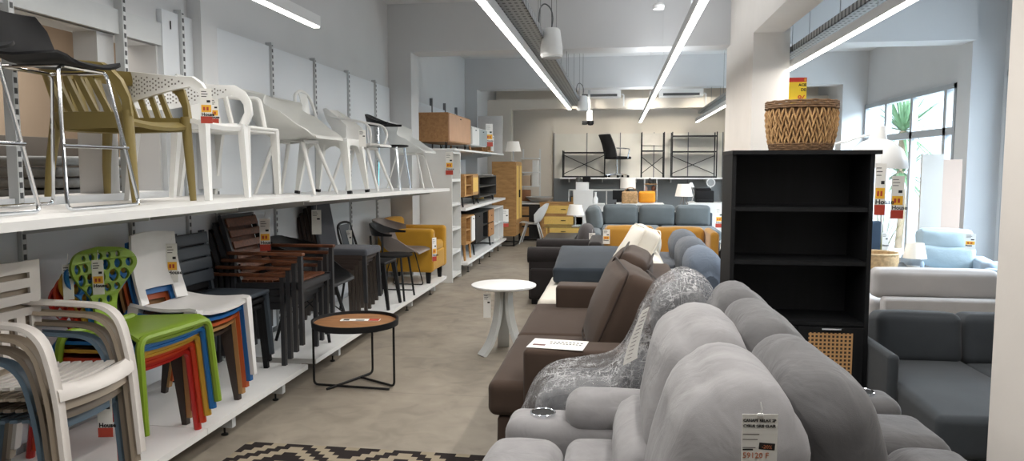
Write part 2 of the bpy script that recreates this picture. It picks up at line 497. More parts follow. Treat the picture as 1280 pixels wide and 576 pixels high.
UY = [1.2, 2.1, 3.19, 4.01, 4.60, 4.97, 5.88, 6.77, 7.66, 8.55, 9.15]
n = 5
for i in range(len(UY)-1):
    z0 = 0.2
    b = MB()
    z1 = 1.4 if UY[i+1] < 4.2 else 2.55
    if UY[i] == 4.01:
        b.bb(-2.9, UY[i]+0.02, z0, -2.865, UY[i+1]-0.02, 1.4); b.bb(-2.9, 4.40, 1.4, -2.865, UY[i+1]-0.02, z1)
    else: b.bb(-2.9, UY[i]+0.02, z0, -2.865, UY[i+1]-0.02, z1)
    struct(b.build('trim_%d' % n, M_panel, smooth=False)); n += 1
for i, y in enumerate(UY[:-1]):
    b = MB(); top = 2.58
    b.bb(-2.9, y-0.016, 0.1, -2.845, y+0.016, top)
    o = struct(b.build('trim_%d' % n, M_lightgrey, smooth=False)); n += 1
    b = MB(); b.bb(-2.8452, y-0.009, 0.12, -2.8435, y+0.009, top-0.02)
    b.build('slot_strip', M_slot, o, smooth=False)
b = MB(); b.bb(-3.02,4.74,1.4,-2.80,4.94,3.6); struct(b.build('trim_%d' % n, M_wall, smooth=False)); n += 1
b = MB(); b.bb(-2.92,1.4,2.32,-2.87,4.4,2.46); struct(b.build('trim_%d' % n, M_lightgrey, smooth=False)); n += 1
for y0, y1 in ((10.35,11.3),(11.32,12.2),(12.22,13.1),(13.12,13.9)):
    b = MB(); b.bb(-2.9,y0,0.1,-2.87,y1,2.5); struct(b.build('trim_%d' % n, M_panel, smooth=False)); n += 1
for y in (11.31, 12.21, 13.11):
    b = MB(); b.bb(-2.9,y-0.015,0.1,-2.855,y+0.015,2.62); struct(b.build('trim_%d' % n, mat('grey_upright',(110,112,114),0.5), smooth=False)); n += 1

# ---------------------------------------------------------------- wall shelving: shelves and display plinths
def shelf_plank(name, label, x0, x1, y0, y1, za, zb, th, cat, ys, m=M_white, group=None):
    """shelf on the uprights; za/zb height of the top at the two ends; brackets as parts"""
    t = thing(name, label, cat, (x0, y0, za), group=group)
    b = MB(); L = y1-y0
    b.add([(0,0,-th),(x1-x0,0,-th),(x1-x0,L,zb-za-th),(0,L,zb-za-th),(0,0,0),(x1-x0,0,0),(x1-x0,L,zb-za),(0,L,zb-za)],
          [(0,3,2,1),(4,5,6,7),(0,1,5,4),(1,2,6,5),(2,3,7,6),(3,0,4,7)])
    b.build('board', m, t, smooth=False)
    for y in ys:
        z = (zb-za)*(y-y0)/L - th
        b = MB(); b.prism([(0.0,z),(x1-x0-0.1,z),(x1-x0-0.1,z-0.025),(0.0,z-0.10)], y-y0-0.006, y-y0+0.006, 'y')
        b.build('bracket', M_lightgrey, t, smooth=False)
    return t
def zu(y):   # height of the upper shelf top
    return 1.36 if y < 4.8 else 1.345 + (1.285-1.345)*(y-4.8)/4.5
shelf_plank('display_shelf', 'near white wall shelf carrying the olive and white plastic armchairs', -2.845, -2.08, 1.3, 4.82, 1.36, 1.36, 0.035, 'shelf', (2.1,3.19,4.01))
shelf_plank('display_shelf', 'farther white wall shelf carrying the metal chair and white shell chairs', -2.845, -2.10, 4.84, 9.17, 1.345, 1.285, 0.035, 'shelf', (4.97,5.88,6.77,7.66,8.55))
def plinth(label, y0, y1, zt, x1):
    t = thing('display_plinth', label, 'platform', (-2.86, y0, 0))
    b = MB(); b.bb(0,0,zt-0.035,x1+2.86,y1-y0,zt); b.build('deck', M_white, t, smooth=False)
    b = MB(); b.bb(0.02,0.0,0.06,x1+2.86-0.12,0.02,zt-0.035); b.build('end_panel', M_white, t, smooth=False)
    k = max(2, int(round((y1-y0)/0.9)))
    for i in range(k):
        y = (y1-y0)*(i+0.5)/k if k > 1 else 0.4
        b = MB(); b.bb(x1+2.86-0.16, y-0.02, zt-0.11, x1+2.86-0.03, y+0.02, zt-0.035); b.build('bracket', M_lightgrey, t, smooth=False)
        b = MB(); b.lathe([(0.02,0),(0.02,0.008),(0.006,0.012),(0.006,zt-0.10)], 10, (x1+2.86-0.09, y, 0)); b.build('foot', M_black, t)
    return t
plinth('low white display platform under the left stacks of garden chairs', 1.3, 3.56, 0.16, -2.15)
plinth('low white display platform under the white shell chair stack', 3.565, 4.86, 0.16, -2.15)
plinth('low white display platform under the grey chairs, nearer of the two', 5.0, 7.15, 0.16, -2.15)
plinth('low white display platform reaching to the yellow armchair and white bookcase', 7.155, 9.17, 0.16, -2.15)

# ---------------------------------------------------------------- stock in the recess
M_gcloth = fabric('grey_stock_textile', (122,126,128), var=0.25, scale=9)
for i in range(4):
    b = MB(); b.rbox((0,0,0.029),(0.55-0.03*(i%3),0.95-0.05*(i%2),0.056),0.026,n=3,wr=0.003,wf=5,seed=i)
    o = b.build('folded_textile', M_gcloth); o.location = (-3.50+0.02*(i%3), 4.35-0.03*(i%2), 1.361+0.066*i)
    tag(o, 'grey folded textile in a pile in the stock opening behind the olive armchair', 'textile', 'folded grey textiles in the stock opening')
b = MB(); b.bb(0,0,0,0.35,0.5,0.52,bev=0.005); o = b.build('cardboard_box', mat('carton',(206,196,180),0.8)); o.location = (-4.2,3.0,1.361)
tag(o, 'pale cardboard box in the stock opening behind the stools', 'box')
b = MB(); b.bb(0,0,0,0.3,1.3,0.4,bev=0.005); o = b.build('storage_crate', mat('dark_crate',(66,62,58),0.7)); o.location = (-4.3,4.2,1.361)
tag(o, 'dark crate in the shadow of the stock opening', 'crate')
b = MB()
for k in range(4): b.bb(0.0,0.0+0.0,0.0+0.12*k,0.03,0.9,0.03+0.12*k)
for k in range(2): b.bb(0.0,0.87*k,0,0.03,0.03+0.87*k,0.75)
o = b.build('wire_rack', M_lightgrey); o.location = (-3.35,2.6,1.361)
tag(o, 'pale metal rack standing in the stock opening behind the black stools', 'rack')

# ---------------------------------------------------------------- lights, trays, speakers
M_led = mat('led_diffuser', (255,255,255), 0.4, emit=(255,250,242), estr=9.0)
M_ledbody = mat('led_body', (225,226,226), 0.4, var=0.01)
def led(label, x, y0, y1, z=2.55, power=60, col=(1,0.96,0.91), up=0.0):
    t = thing('linear_light', label, 'ceiling light', (x, y0, z))
    b = MB(); b.bb(-0.03,0,0.006,0.03,y1-y0,0.08); b.build('housing', M_ledbody, t, smooth=False)
    b = MB(); b.bb(-0.024,0.004,-0.002,0.024,y1-y0-0.004,0.006); b.build('diffuser', M_led, t, smooth=False)
    k = max(2, int((y1-y0)/3.0))
    for i in range(k):
        y = (y1-y0)*(i+0.5)/k
        b = MB(); b.tube([(0,y,0.08),(0,y,3.6-z)], 0.0025, 6); b.build('suspension_wire', M_lightgrey, t)
    n_ = max(1, int(round((y1-y0)/4.5))); seg = (y1-y0)/n_
    for i in range(n_):
        L = bpy.data.lights.new('led_lamp','AREA'); L.shape = 'RECTANGLE'; L.size = 0.08; L.size_y = seg*0.95
        L.energy = power*seg; L.color = col
        lo = bpy.data.objects.new('led_lamp', L); C.objects.link(lo); lo.location = (x, y0+seg*(i+0.5), z-0.012)
        if up <= 0: continue
        U = bpy.data.lights.new('ceiling_fill','AREA'); U.shape = 'RECTANGLE'; U.size = 0.05; U.size_y = seg*0.95  # added fill aimed upward to lighten the ceiling, not part of the fitting
        U.energy = power*seg*up; U.color = (0.92,0.96,1.0)
        uo = bpy.data.objects.new('ceiling_fill', U); C.objects.link(uo); uo.location = (x, y0+seg*(i+0.5), z+0.085); uo.rotation_euler = (PI,0,0)
led('long white linear light running above the aisle beside the cable tray', -0.825, 0.5, 13.0, power=LED)
led('long white linear light hanging over the rows of sofas', 0.51, 0.5, 17.0, power=LED*0.95, up=CEIL_FILL)
led('white linear light in the window bay beyond the pier', 1.755, 0.5, 17.0, power=LED*0.9, col=(1,0.97,0.94))
led('short white linear light end near the shelving wall at top left', -2.15, 0.5, 5.15, power=LED*0.3, up=CEIL_FILL*1.5)
M_galv = mat('galvanised_steel', (150,152,153), 0.45, metal=0.5, var=0.12, scale=20)
def tray_mat():
    m, nt, b_, out = _new('perforated_tray')
    tc = nt.nodes.new('ShaderNodeTexCoord'); sp = nt.nodes.new('ShaderNodeSeparateXYZ'); nt.links.new(tc.outputs['Object'], sp.inputs[0])
    def cell(o, k, off, hi):
        a = nt.nodes.new('ShaderNodeMath'); a.operation = 'MULTIPLY_ADD'; a.inputs[1].default_value = k; a.inputs[2].default_value = off; nt.links.new(o, a.inputs[0])
        f = nt.nodes.new('ShaderNodeMath'); f.operation = 'FRACT'; nt.links.new(a.outputs[0], f.inputs[0])
        g = nt.nodes.new('ShaderNodeMath'); g.operation = 'LESS_THAN'; g.inputs[1].default_value = hi; nt.links.new(f.outputs[0], g.inputs[0]); return g.outputs[0]
    h = nt.nodes.new('ShaderNodeMath'); h.operation = 'MULTIPLY'
    nt.links.new(cell(sp.outputs[0], 24.0, 0.2, 0.5), h.inputs[0]); nt.links.new(cell(sp.outputs[1], 11.0, 0.1, 0.38), h.inputs[1])
    mx = nt.nodes.new('ShaderNodeMix'); mx.data_type = 'RGBA'; mx.inputs[6].default_value = lin((160,162,162)); mx.inputs[7].default_value = lin((72,74,76))
    nt.links.new(h.outputs[0], mx.inputs[0]); nt.links.new(mx.outputs[2], b_.inputs['Base Color'])
    b_.inputs['Metallic'].default_value = 0.4; b_.inputs['Roughness'].default_value = 0.5
    return m
M_tray = tray_mat()
M_hole = mat('tray_hole', (60,62,64), 0.7)
def tray(label, x, y0, y1, z, w, hang):
    t = thing('cable_tray', label, 'cable tray', (x, y0, z))
    L = y1-y0
    b = MB(); b.bb(-w/2,0,0,w/2,L,0.004); b.bb(-w/2,0,0,-w/2+0.004,L,0.06); b.bb(w/2-0.004,0,0,w/2,L,0.06)
    b.build('channel', M_tray, t, smooth=False)
    k = int(L/1.6)
    for i in range(k):
        for s in (-1, 1):
            b = MB(); b.tube([(s*w/2, 0.8+i*1.6, 0.03),(s*w/2, 0.8+i*1.6, 3.6-z)], 0.004, 6); b.build('hanger_rod', M_galv, t)
    b = MB()
    b.tube([(-w*0.2,0,0.02),(-w*0.2,L,0.02)],0.012,6); b.tube([(0.02,0,0.02),(0.02,L,0.02)],0.012,6)
    b.build('cable', M_ledbody, t)
tray('perforated steel cable tray hung beside the aisle light', -0.735, 0.6, 13.6, 2.66, 0.19, True)
tray('perforated steel cable tray in the window bay above the linear light', 1.80, 0.6, 16.4, 2.70, 0.16, True)
def speaker(label, x, y, z):
    t = thing('pendant_speaker', label, 'speaker', (x, y, z))
    b = MB(); b.lathe([(0.0,0.0),(0.085,0.004),(0.098,0.02),(0.096,0.09),(0.075,0.235),(0.06,0.25),(0.0,0.252)],24,cap=False); b.build('body', M_whiteplastic, t)
    b = MB(); b.lathe([(0.0,-0.002),(0.088,-0.002),(0.088,0.004)],24,cap=False); b.build('grille', mat('speaker_grille',(180,182,184),0.6), t)
    b = MB(); b.tube(smooth_path([(0.0,0,0.25),(0.01,0,0.34),(-0.01,0.0,0.42),(-0.06,0,0.46),(-0.10,0,0.42),(-0.11,0,0.3),(-0.1,0,0.24)]),0.006,8)
    b.tube([(0,0,0.25),(0.0,0,3.6-z)],0.003,6); b.build('cable', mat('speaker_cable',(90,92,94),0.5), t)
speaker('white pendant speaker hanging beside the near part of the cable tray', -0.575, 6.5, 2.5)
speaker('small white pendant speaker farther along the cable tray', -0.58, 12.6, 2.5)
b = MB(); b.lathe([(0,0),(0.05,0.0),(0.055,0.03),(0.04,0.05),(0.0,0.05)],16); o = b.build('smoke_detector', M_whiteplastic); o.location = (0.36,7.0,2.99); 
b2 = MB(); b2.tube([(0,0,0.05),(0,0,0.61)],0.004,6); b2.build('rod', M_lightgrey, o)
tag(o, 'small white detector hanging between the two linear lights at the top edge', 'detector')
# air conditioners and far ceiling bits
for x, lb in ((-0.39,'white air conditioning unit on the far beam, left of the two'),(1.34,'white air conditioning unit on the far beam, right of the two')):
    t = thing('air_conditioner', lb, 'air conditioner', (x, 16.18, 3.07))
    b = MB(); b.bb(-0.46,0,-0.02,0.46,0.32,0.17,bev=0.02); b.build('casing', M_white, t)
    b = MB(); b.bb(-0.38,-0.004,0.0,0.38,0.0,0.055); b.build('air_outlet', mat('vent_dark',(92,92,92),0.6), t)
    b = MB(); b.tube(rpath([(0.47,0.1,0.05),(0.52,0.1,0.04),(0.52,0.1,-0.2)],0.03),0.015,8); b.build('pipe', M_white, t)
t = thing('ceiling_camera', 'small black camera on a drop arm before the far wall', 'camera', (-0.62,16.0,2.44))
b = MB(); b.lathe([(0.0,0),(0.05,0.01),(0.07,0.04),(0.07,0.1),(0,0.1)],16,(0.05,0,0),cap=False); b.build('dome', M_blackplastic, t)
b = MB(); b.bb(-0.13,-0.05,0.02,-0.02,0.05,0.1,bev=0.01); b.build('housing', M_blackplastic, t)
b = MB(); b.bb(-0.03,-0.04,0.1,0.09,0.04,0.32); b.bb(-0.01,-0.02,0.32,0.04,0.02,1.16); b.build('drop_arm', M_lightgrey, t)
# rug
def kilim():
    m, nt, b_, out = _new('kilim')
    tc = nt.nodes.new('ShaderNodeTexCoord'); sp = nt.nodes.new('ShaderNodeSeparateXYZ'); nt.links.new(tc.outputs['Object'], sp.inputs[0])
    def M(op, a, b=None, c=None):
        n = nt.nodes.new('ShaderNodeMath'); n.operation = op
        for i, v in enumerate((a, b, c)):
            if v is None: continue
            if isinstance(v, (int, float)): n.inputs[i].default_value = v
            else: nt.links.new(v, n.inputs[i])
        return n.outputs[0]
    P = 0.62
    x = M('MULTIPLY', sp.outputs[0], 1/P); y = M('MULTIPLY', sp.outputs[1], 1/P)
    ax = M('ABSOLUTE', M('SUBTRACT', M('FRACT', x), 0.5)); ay = M('ABSOLUTE', M('SUBTRACT', M('FRACT', y), 0.5))
    ax = M('DIVIDE', M('FLOOR', M('MULTIPLY', ax, 16.0)), 16.0); ay = M('DIVIDE', M('FLOOR', M('MULTIPLY', ay, 16.0)), 16.0)
    d = M('ADD', ax, ay)
    s = M('LESS_THAN', M('FRACT', M('ADD', M('MULTIPLY', d, 3.4), 0.1)), 0.42)
    mx = nt.nodes.new('ShaderNodeMix'); mx.data_type = 'RGBA'; mx.inputs[6].default_value = lin((44,39,38)); mx.inputs[7].default_value = lin((150,139,120))
    nt.links.new(s, mx.inputs[0]); nt.links.new(mx.outputs[2], b_.inputs['Base Color']); b_.inputs['Roughness'].default_value = 0.95; b_.inputs['Specular IOR Level'].default_value = 0.1
    return m
b = MB(); b.bb(0,-1.7,0,1.36,0,0.008); o = b.build('area_rug', kilim(), smooth=False); o.location = (-2.04,3.79,0.0); o.rotation_euler = (0,0,R(-0.5))
tag(o, 'black and beige rug with stepped diamond pattern lying in the aisle', 'rug')

L = bpy.data.lights.new('recess_fill','AREA'); L.size = 1.2; L.energy = 55; L.color = (1,0.93,0.85)  # unseen fill light added to brighten the stock recess
lo = bpy.data.objects.new('recess_fill', L); C.objects.link(lo); lo.location = (-3.8,4.6,2.8)

text_mesh('marking', '1', 0.07, M_ink, bpy.data.objects['trim_9'] if 'trim_9' in bpy.data.objects else None, (-2.862, 4.47, 2.44), (PI/2,0,PI/2), bold=0.003)
# ================================================================ CHAIRS ON THE LEFT SHELVES (front of every chair = local +X)
def tags_card(t, w, h, m_extra, lines=3):
    pass
def price_tag(label, loc, rz=0.0, h=0.16, w=0.055, tilt=0.0, yel=True, red=True, word=True, group=None):
    """hanging card; the printed face looks to local -Y"""
    t = thing('price_tag', label, 'price tag', loc, rz, group)
    t.rotation_euler = (tilt, 0, rz)
    b = MB(); b.bb(-w/2,0,-h,w/2,0.0015,0); b.build('card', M_card, t, smooth=False)
    b = MB()
    for k in range(3): b.bb(-w*0.4,-0.0008,-h*(0.08+0.07*k)-0.004,w*(0.05+0.1*(k%2)),0,-h*(0.08+0.07*k))
    b.bb(w*0.05,-0.0008,-h*0.40,w*0.36,0,-h*0.335)
    b.build('print', M_ink, t, smooth=False)
    if yel:
        b = MB(); b.bb(-w*0.42,-0.0008,-h*0.68,w*0.42,0,-h*0.47); y = b.build('price_panel', M_yellow, t, smooth=False)
        b = MB()
        for k in range(2): b.bb(-w*0.28+k*w*0.3,-0.0016,-h*0.63,-w*0.1+k*w*0.3,-0.0008,-h*0.53)
        b.build('digits', M_red, y, smooth=False)
    if red:
        b = MB(); b.bb(-w/2,-0.0008,-h*1.0,w/2,0,-h*0.80); b.build('red_band', M_red, t, smooth=False)
    if word and h >= 0.14:
        text_mesh('lettering', 'House', h*0.13, M_ink, t, (-w*0.42,-0.0012,-h*0.785), (PI/2,0,0), bold=0.001)
    b = MB(); b.tube([(0,0,0),(0.004,0.004,0.05)],0.0012,5); b.build('string', M_card, t)
    return t

def make_stool(label, loc, rz=0):
    t = thing('bar_stool', label, 'stool', loc, rz)
    # shell: seat with low back
    prof = [(0.21,0.632),(0.19,0.645),(0.10,0.64),(0.0,0.635),(-0.10,0.645),(-0.17,0.68),(-0.205,0.75),(-0.225,0.83),(-0.235,0.89)]
    hw = [0.17,0.20,0.215,0.22,0.215,0.205,0.20,0.185,0.13]
    g = []
    for (x, z), w in zip(prof, hw):
        g.append([(x+0.05*abs(v)**2*(1 if z > 0.66 else 0.0), w*v, z+0.03*abs(v)**3*(1 if z < 0.7 else 0)) for v in [-1,-.85,-.6,-.3,0,.3,.6,.85,1]])
    b = MB(); b.surf(g, 0.012); b.build('seat_shell', M_blackplastic, t, angle=60)
    b = MB(); b.lathe([(0.0,0),(0.012,0.0),(0.012,0.003),(0,0.003)],12,(-0.2,-0.2,0.72)); b.build('badge', M_whiteplastic, t)
    for s in (1, -1):
        xt, xb = (0.15, 0.23) if s > 0 else (-0.13, -0.23)
        def fr(zr, hw0): return (xt+(xb-xt)*(1-zr/0.63))
        b = MB(); pts = [(xt,-0.14,0.625),(fr(0.27,0),-0.20,0.275),(xb,-0.235,0.011)]
        b.tube(rpath([(xt,0,0.625),(xt,-0.15,0.625),(fr(0.27,0),-0.20,0.28),(xb,-0.235,0.012),(xb,0.235,0.012),(fr(0.27,0),0.20,0.28),(xt,0.15,0.625),(xt,0,0.625)],0.03),0.0085,8)
        b.build('front_leg_frame' if s > 0 else 'rear_leg_frame', M_chrome, t)
    b = MB(); b.tube([(0.205,-0.205,0.28),(0.205,0.205,0.28)],0.0085,8); b.build('footrest', M_chrome, t)
    b = MB()
    for s in (-1,1): b.tube([(0.15,s*0.14,0.625),(-0.13,s*0.14,0.625)],0.007,8)
    b.build('seat_frame', M_chrome, t)
    b = MB(); b.bb(-0.26,-0.21,0,-0.20,-0.13,0.02,bev=0.004); b.build('glide', M_blackplastic, t)
    return t
def zs(y): return zu(y)+(0.001 if y < 4.8 else 0.004)
make_stool('black counter stool on chrome sled legs beside the olive armchair', (-2.52,3.04,zs(3.0)))
make_stool('black counter stool at the left edge showing only its chrome legs', (-2.52,2.42,zs(2.5)))

M_olive = mat('olive_plastic', (132,116,66), 0.42, var=0.05)
def u_path(xf, xs, hy, xb, n=44):
    """plan curve of a tub chair from the front left corner round the back to the front right"""
    P = smooth_path([(xf,-hy*0.95,0),(xf-0.10,-hy,0),(xs,-hy,0),(xb*0.72+xs*0.28,-hy*0.83,0),(xb+0.012,-hy*0.42,0),(xb,0,0),(xb+0.012,hy*0.42,0),(xb*0.72+xs*0.28,hy*0.83,0),(xs,hy,0),(xf-0.10,hy,0),(xf,hy*0.95,0)],8)
    d = [0]
    for i in range(1,len(P)): d.append(d[-1]+(P[i]-P[i-1]).length)
    def f(u):
        t = max(0,min(1,u))*d[-1]
        for i in range(1,len(P)):
            if d[i] >= t: 
                k = (t-d[i-1])/max(1e-9,d[i]-d[i-1]); return P[i-1].lerp(P[i],k)
        return P[-1].copy()
    return f
def rail_band(b, pts, widths, th):
    """flat band swept along pts, its width lying in the vertical surface of the rail"""
    g = []; n = len(pts)
    for i, p in enumerate(pts):
        t = (pts[min(i+1,n-1)]-pts[max(i-1,0)]).normalized()
        out = Vector((t.y,-t.x,0)) if Vector((t.x,t.y)).length > 0.25 else None
        if out is None: out = Vector((0, -1 if p.y < 0 else 1, 0)) if i < n/2 else Vector((0, -1 if p.y < 0 else 1, 0))
        out.normalize(); w = t.cross(out).normalized()
        if g and w.dot(wl) < 0: w = -w
        wl = w; g.append([p+w*widths[i]*k+out*0.004*(1-4*k*k) for k in (-.5,-.42,-.2,0,.2,.42,.5)])
    b.surf(g, th)
def make_olive(label, loc, m):
    t = thing('tub_armchair', label, 'armchair', loc)
    top = u_path(0.10, -0.08, 0.285, -0.315); low = u_path(0.22, -0.04, 0.25, -0.235)
    def pos(u, l):
        q = low(u).lerp(top(u), l); zt = 0.70+0.045*math.sin(PI*u)
        return Vector((q.x, q.y, 0.445+(zt-0.445)*l))
    N = 48; pts = []; ws = []
    L = pos(0,0.9); 
    pts += [Vector((0.245,-0.252,0.44)),Vector((0.237,-0.262,0.53)),Vector((0.205,-0.27,0.605)),Vector((0.155,-0.273,0.652))]; ws += [0.04,0.042,0.05,0.06]
    for i in range(N+1):
        p = pos(i/N, 0.87); pts.append(p); ws.append(0.075)
    pts += [Vector((0.155,0.273,0.652)),Vector((0.205,0.27,0.605)),Vector((0.237,0.262,0.53)),Vector((0.245,0.252,0.44))]; ws += [0.06,0.05,0.042,0.04]
    b = MB(); rail_band(b, pts, ws, 0.024); b.build('top_rail', m, t, angle=60)
    for s in (-1,1):
        b = MB(); b.tube([(0.235,s*0.25,0.47),(0.25,s*0.252,0.2),(0.262,s*0.252,0)],[0.028,0.024,0.018],10); b.build('leg', m, t)
        b = MB(); b.tube([(-0.20,s*0.19,0.46),(-0.235,s*0.21,0.2),(-0.25,s*0.225,0)],[0.029,0.024,0.018],10); b.build('leg', m, t)
    b = MB(); ns = 17
    for i in range(ns):
        u = 0.06+0.88*i/(ns-1); e = 0.013
        b.surf([[pos(u-e, l) for l in (-0.05,0.4,0.78)], [pos(u+e, l) for l in (-0.05,0.4,0.78)]], 0.018)
    b.build('back_slats', m, t)
    b = MB(); b.surf([[pos(i/N, l)-Vector((0,0,0.012)) for l in (-0.18,-0.08,0.04,0.12)] for i in range(N+1)], 0.026)
    g = []
    for i in range(11):
        k = i/10; x = 0.245-0.46*k
        w = 0.25 if x > -0.04 else 0.25*math.sqrt(max(0.05,1-((-0.04-x)/0.20)**2.4))
        g.append([(x+(0.02*(1-v*v) if i < 2 else 0), w*v, 0.435-0.02*(1-v*v)-(0.025 if i == 0 else 0)) for v in (-1,-.75,-.4,0,.4,.75,1)])
    b.surf(g, 0.02); b.build('seat', m, t)
    return t
make_olive('olive green slatted plastic tub armchair on the upper left shelf', (-2.64,3.63,zs(3.6)), M_olive)

def make_loop_armchair(label, loc, m, mback=None, perf=True, name='plastic_armchair', legm=None):
    """armchair whose flat arm loop drops into the front corners of the seat"""
    t = thing(name, label, 'armchair', loc)
    b = MB()
    g = []
    for i in range(9):
        k = i/8; x = 0.22-0.44*k
        g.append([(x, 0.235*v*(1-0.06*k), 0.45-0.012*(1-v*v)-0.02*k*0.5-(0.02 if i == 0 else 0)) for v in (-1,-.9,-.5,0,.5,.9,1)])
    b.surf(g, 0.026); b.build('seat', m, t)
    for s in (-1,1):
        b = MB(); b.bar((0.215,s*0.215,0.455),(0.235,s*0.225,0.0),0.05,0.032,0.045,0.03); b.build('leg', legm or m, t)
        b = MB(); b.bar((-0.21,s*0.2,0.455),(-0.27,s*0.215,0.0),0.05,0.032,0.045,0.03); b.build('leg', legm or m, t)
    top = u_path(0.16, -0.05, 0.243, -0.30)
    N = 48; pts = [Vector((0.225,-0.215,0.45)),Vector((0.25,-0.232,0.52)),Vector((0.245,-0.24,0.585)),Vector((0.212,-0.242,0.635))]; ws = [0.05,0.05,0.052,0.055]
    def wz(u): e_ = max(0.0, math.sin(PI*u))**1.5; return 0.06+0.15*e_
    def rail(u): p = top(u); e_ = max(0.0, math.sin(PI*u)); return Vector((p.x, p.y, 0.665-0.025*e_))
    for i in range(N+1): pts.append(rail(i/N)); ws.append(wz(i/N))
    pts += [Vector((0.212,0.242,0.635)),Vector((0.245,0.24,0.585)),Vector((0.25,0.232,0.52)),Vector((0.225,0.215,0.45))]; ws += [0.055,0.052,0.05,0.05]
    b = MB(); rail_band(b, pts, ws, 0.02); bk = b.build('back_and_arms', m, t, angle=60)
    for s in (-1,1):
        b = MB(); b.bar((-0.23,s*0.16,0.45),(-0.285,s*0.16,0.60),0.04,0.035,0.025,0.02); b.build('back_stay', m, t)
    if perf:
        b = MB()
        for i in range(60):
            u = 0.04+0.92*i/59; p = rail(u); q = rail(u+0.004); tv = (q-p).normalized(); nv = Vector((tv.y,-tv.x,0)).normalized()
            nrow = max(1, int(wz(u)/0.026)-1)
            for j in range(nrow):
                z = p.z+(j-(nrow-1)/2)*0.024+(0.006 if i % 2 else -0.006)
                for sg in (-1,1):
                    c = Vector((p.x,p.y,z))+nv*(sg*0.0118+0.0035)
                    b.add([c-tv*0.0045-Vector((0,0,0.0045)),c+tv*0.0045-Vector((0,0,0.0045)),c+tv*0.0045+Vector((0,0,0.0045)),c-tv*0.0045+Vector((0,0,0.0045))],[(0,1,2,3)])
        b.build('perforations', mat('perforation_shadow',(120,116,112),0.8), bk, smooth=False)['kind'] = 'stuff'
    return t
make_loop_armchair('white plastic armchair with dotted back next to the olive armchair', (-2.52,4.11,zs(4)), M_whiteplastic)
M_softwhite = mat('soft_white_plastic', (222,221,217), 0.45, var=0.02)

def make_thin_armchair(label, loc, m):
    t = thing('thin_armchair', label, 'armchair', loc)
    b = MB(); b.rbox((0,0,0.445),(0.46,0.46,0.025),0.012,puff=(0,0,-0.004),n=4); b.build('seat', m, t)
    b = MB(); b.rbox((0.0,0,0.425),(0.44,0.44,0.018),0.009,n=3); b.build('seat_frame', m, t)
    for s in (-1,1):
        b = MB(); b.bar((0.205,s*0.205,0.44),(0.215,s*0.215,0),0.042,0.03,0.05,0.034); b.build('leg', m, t)
        b = MB(); b.bar((-0.20,s*0.205,0.44),(-0.27,s*0.215,0),0.042,0.03,0.05,0.034); b.build('leg', m, t)
        b = MB(); b.tube(rpath([(0.13,s*0.222,0.44),(0.085,s*0.235,0.665),(-0.02,s*0.235,0.67),(-0.24,s*0.22,0.69)],0.035,5),0.0165,8); b.build('arm', m, t)
    g = []
    for i in range(7):
        k = i/6; z = 0.47+0.32*k
        g.append([(-0.205-0.075*k+0.02*abs(v)**2, 0.205*v, z) for v in (-1,-.6,-.2,.2,.6,1)])
    b = MB(); b.surf(g, 0.014); b.build('backrest', m, t)
    return t
make_thin_armchair('white armchair with thin bent arms beside the dotted white armchair', (-2.57,4.68,zs(4.5)), M_softwhite)

def shell_grid(w=0.3, hseat=0.44, hback=0.80, arm=0.20, depth=0.24, lean=0.1):
    prof = [(depth,hseat-0.02),(depth-0.015,hseat),(depth*0.55,hseat-0.005),(0.0,hseat-0.025),(-depth*0.55,hseat-0.01),(-depth*0.85,hseat+0.06),(-depth-0.02,hseat+0.16),(-depth-lean*0.7,hseat+(hback-hseat)*0.72),(-depth-lean,hback)]
    ws = [0.80,0.86,0.94,1.0,1.0,0.98,0.93,0.86,0.62]
    ar = [0.0,0.02,0.35,0.85,1.0,0.9,0.55,0.2,-0.12]
    fw = [0.0,0.0,0.0,0.02,0.06,0.14,0.2,0.16,0.06]
    vs = [-1,-.95,-.85,-.7,-.5,-.25,0,.25,.5,.7,.85,.95,1]
    g = []
    for (x, z), a, r_, f in zip(smooth2(prof,2), smooth1(ws,2), smooth1(ar,2), smooth1(fw,2)):
        g.append([(x+f*abs(v)**3, w*a*math.sin(v*PI/2*0.92)/math.sin(PI/2*0.92), z+arm*r_*abs(v)**3.2) for v in vs])
    return g
def smooth1(a, n):
    o = []
    for i in range(len(a)-1):
        for k in range(n): o.append(a[i]+(a[i+1]-a[i])*k/n)
    return o+[a[-1]]
def smooth2(p, n): return [(v.x, v.z) for v in smooth_path([(q[0],0,q[1]) for q in p], n)]
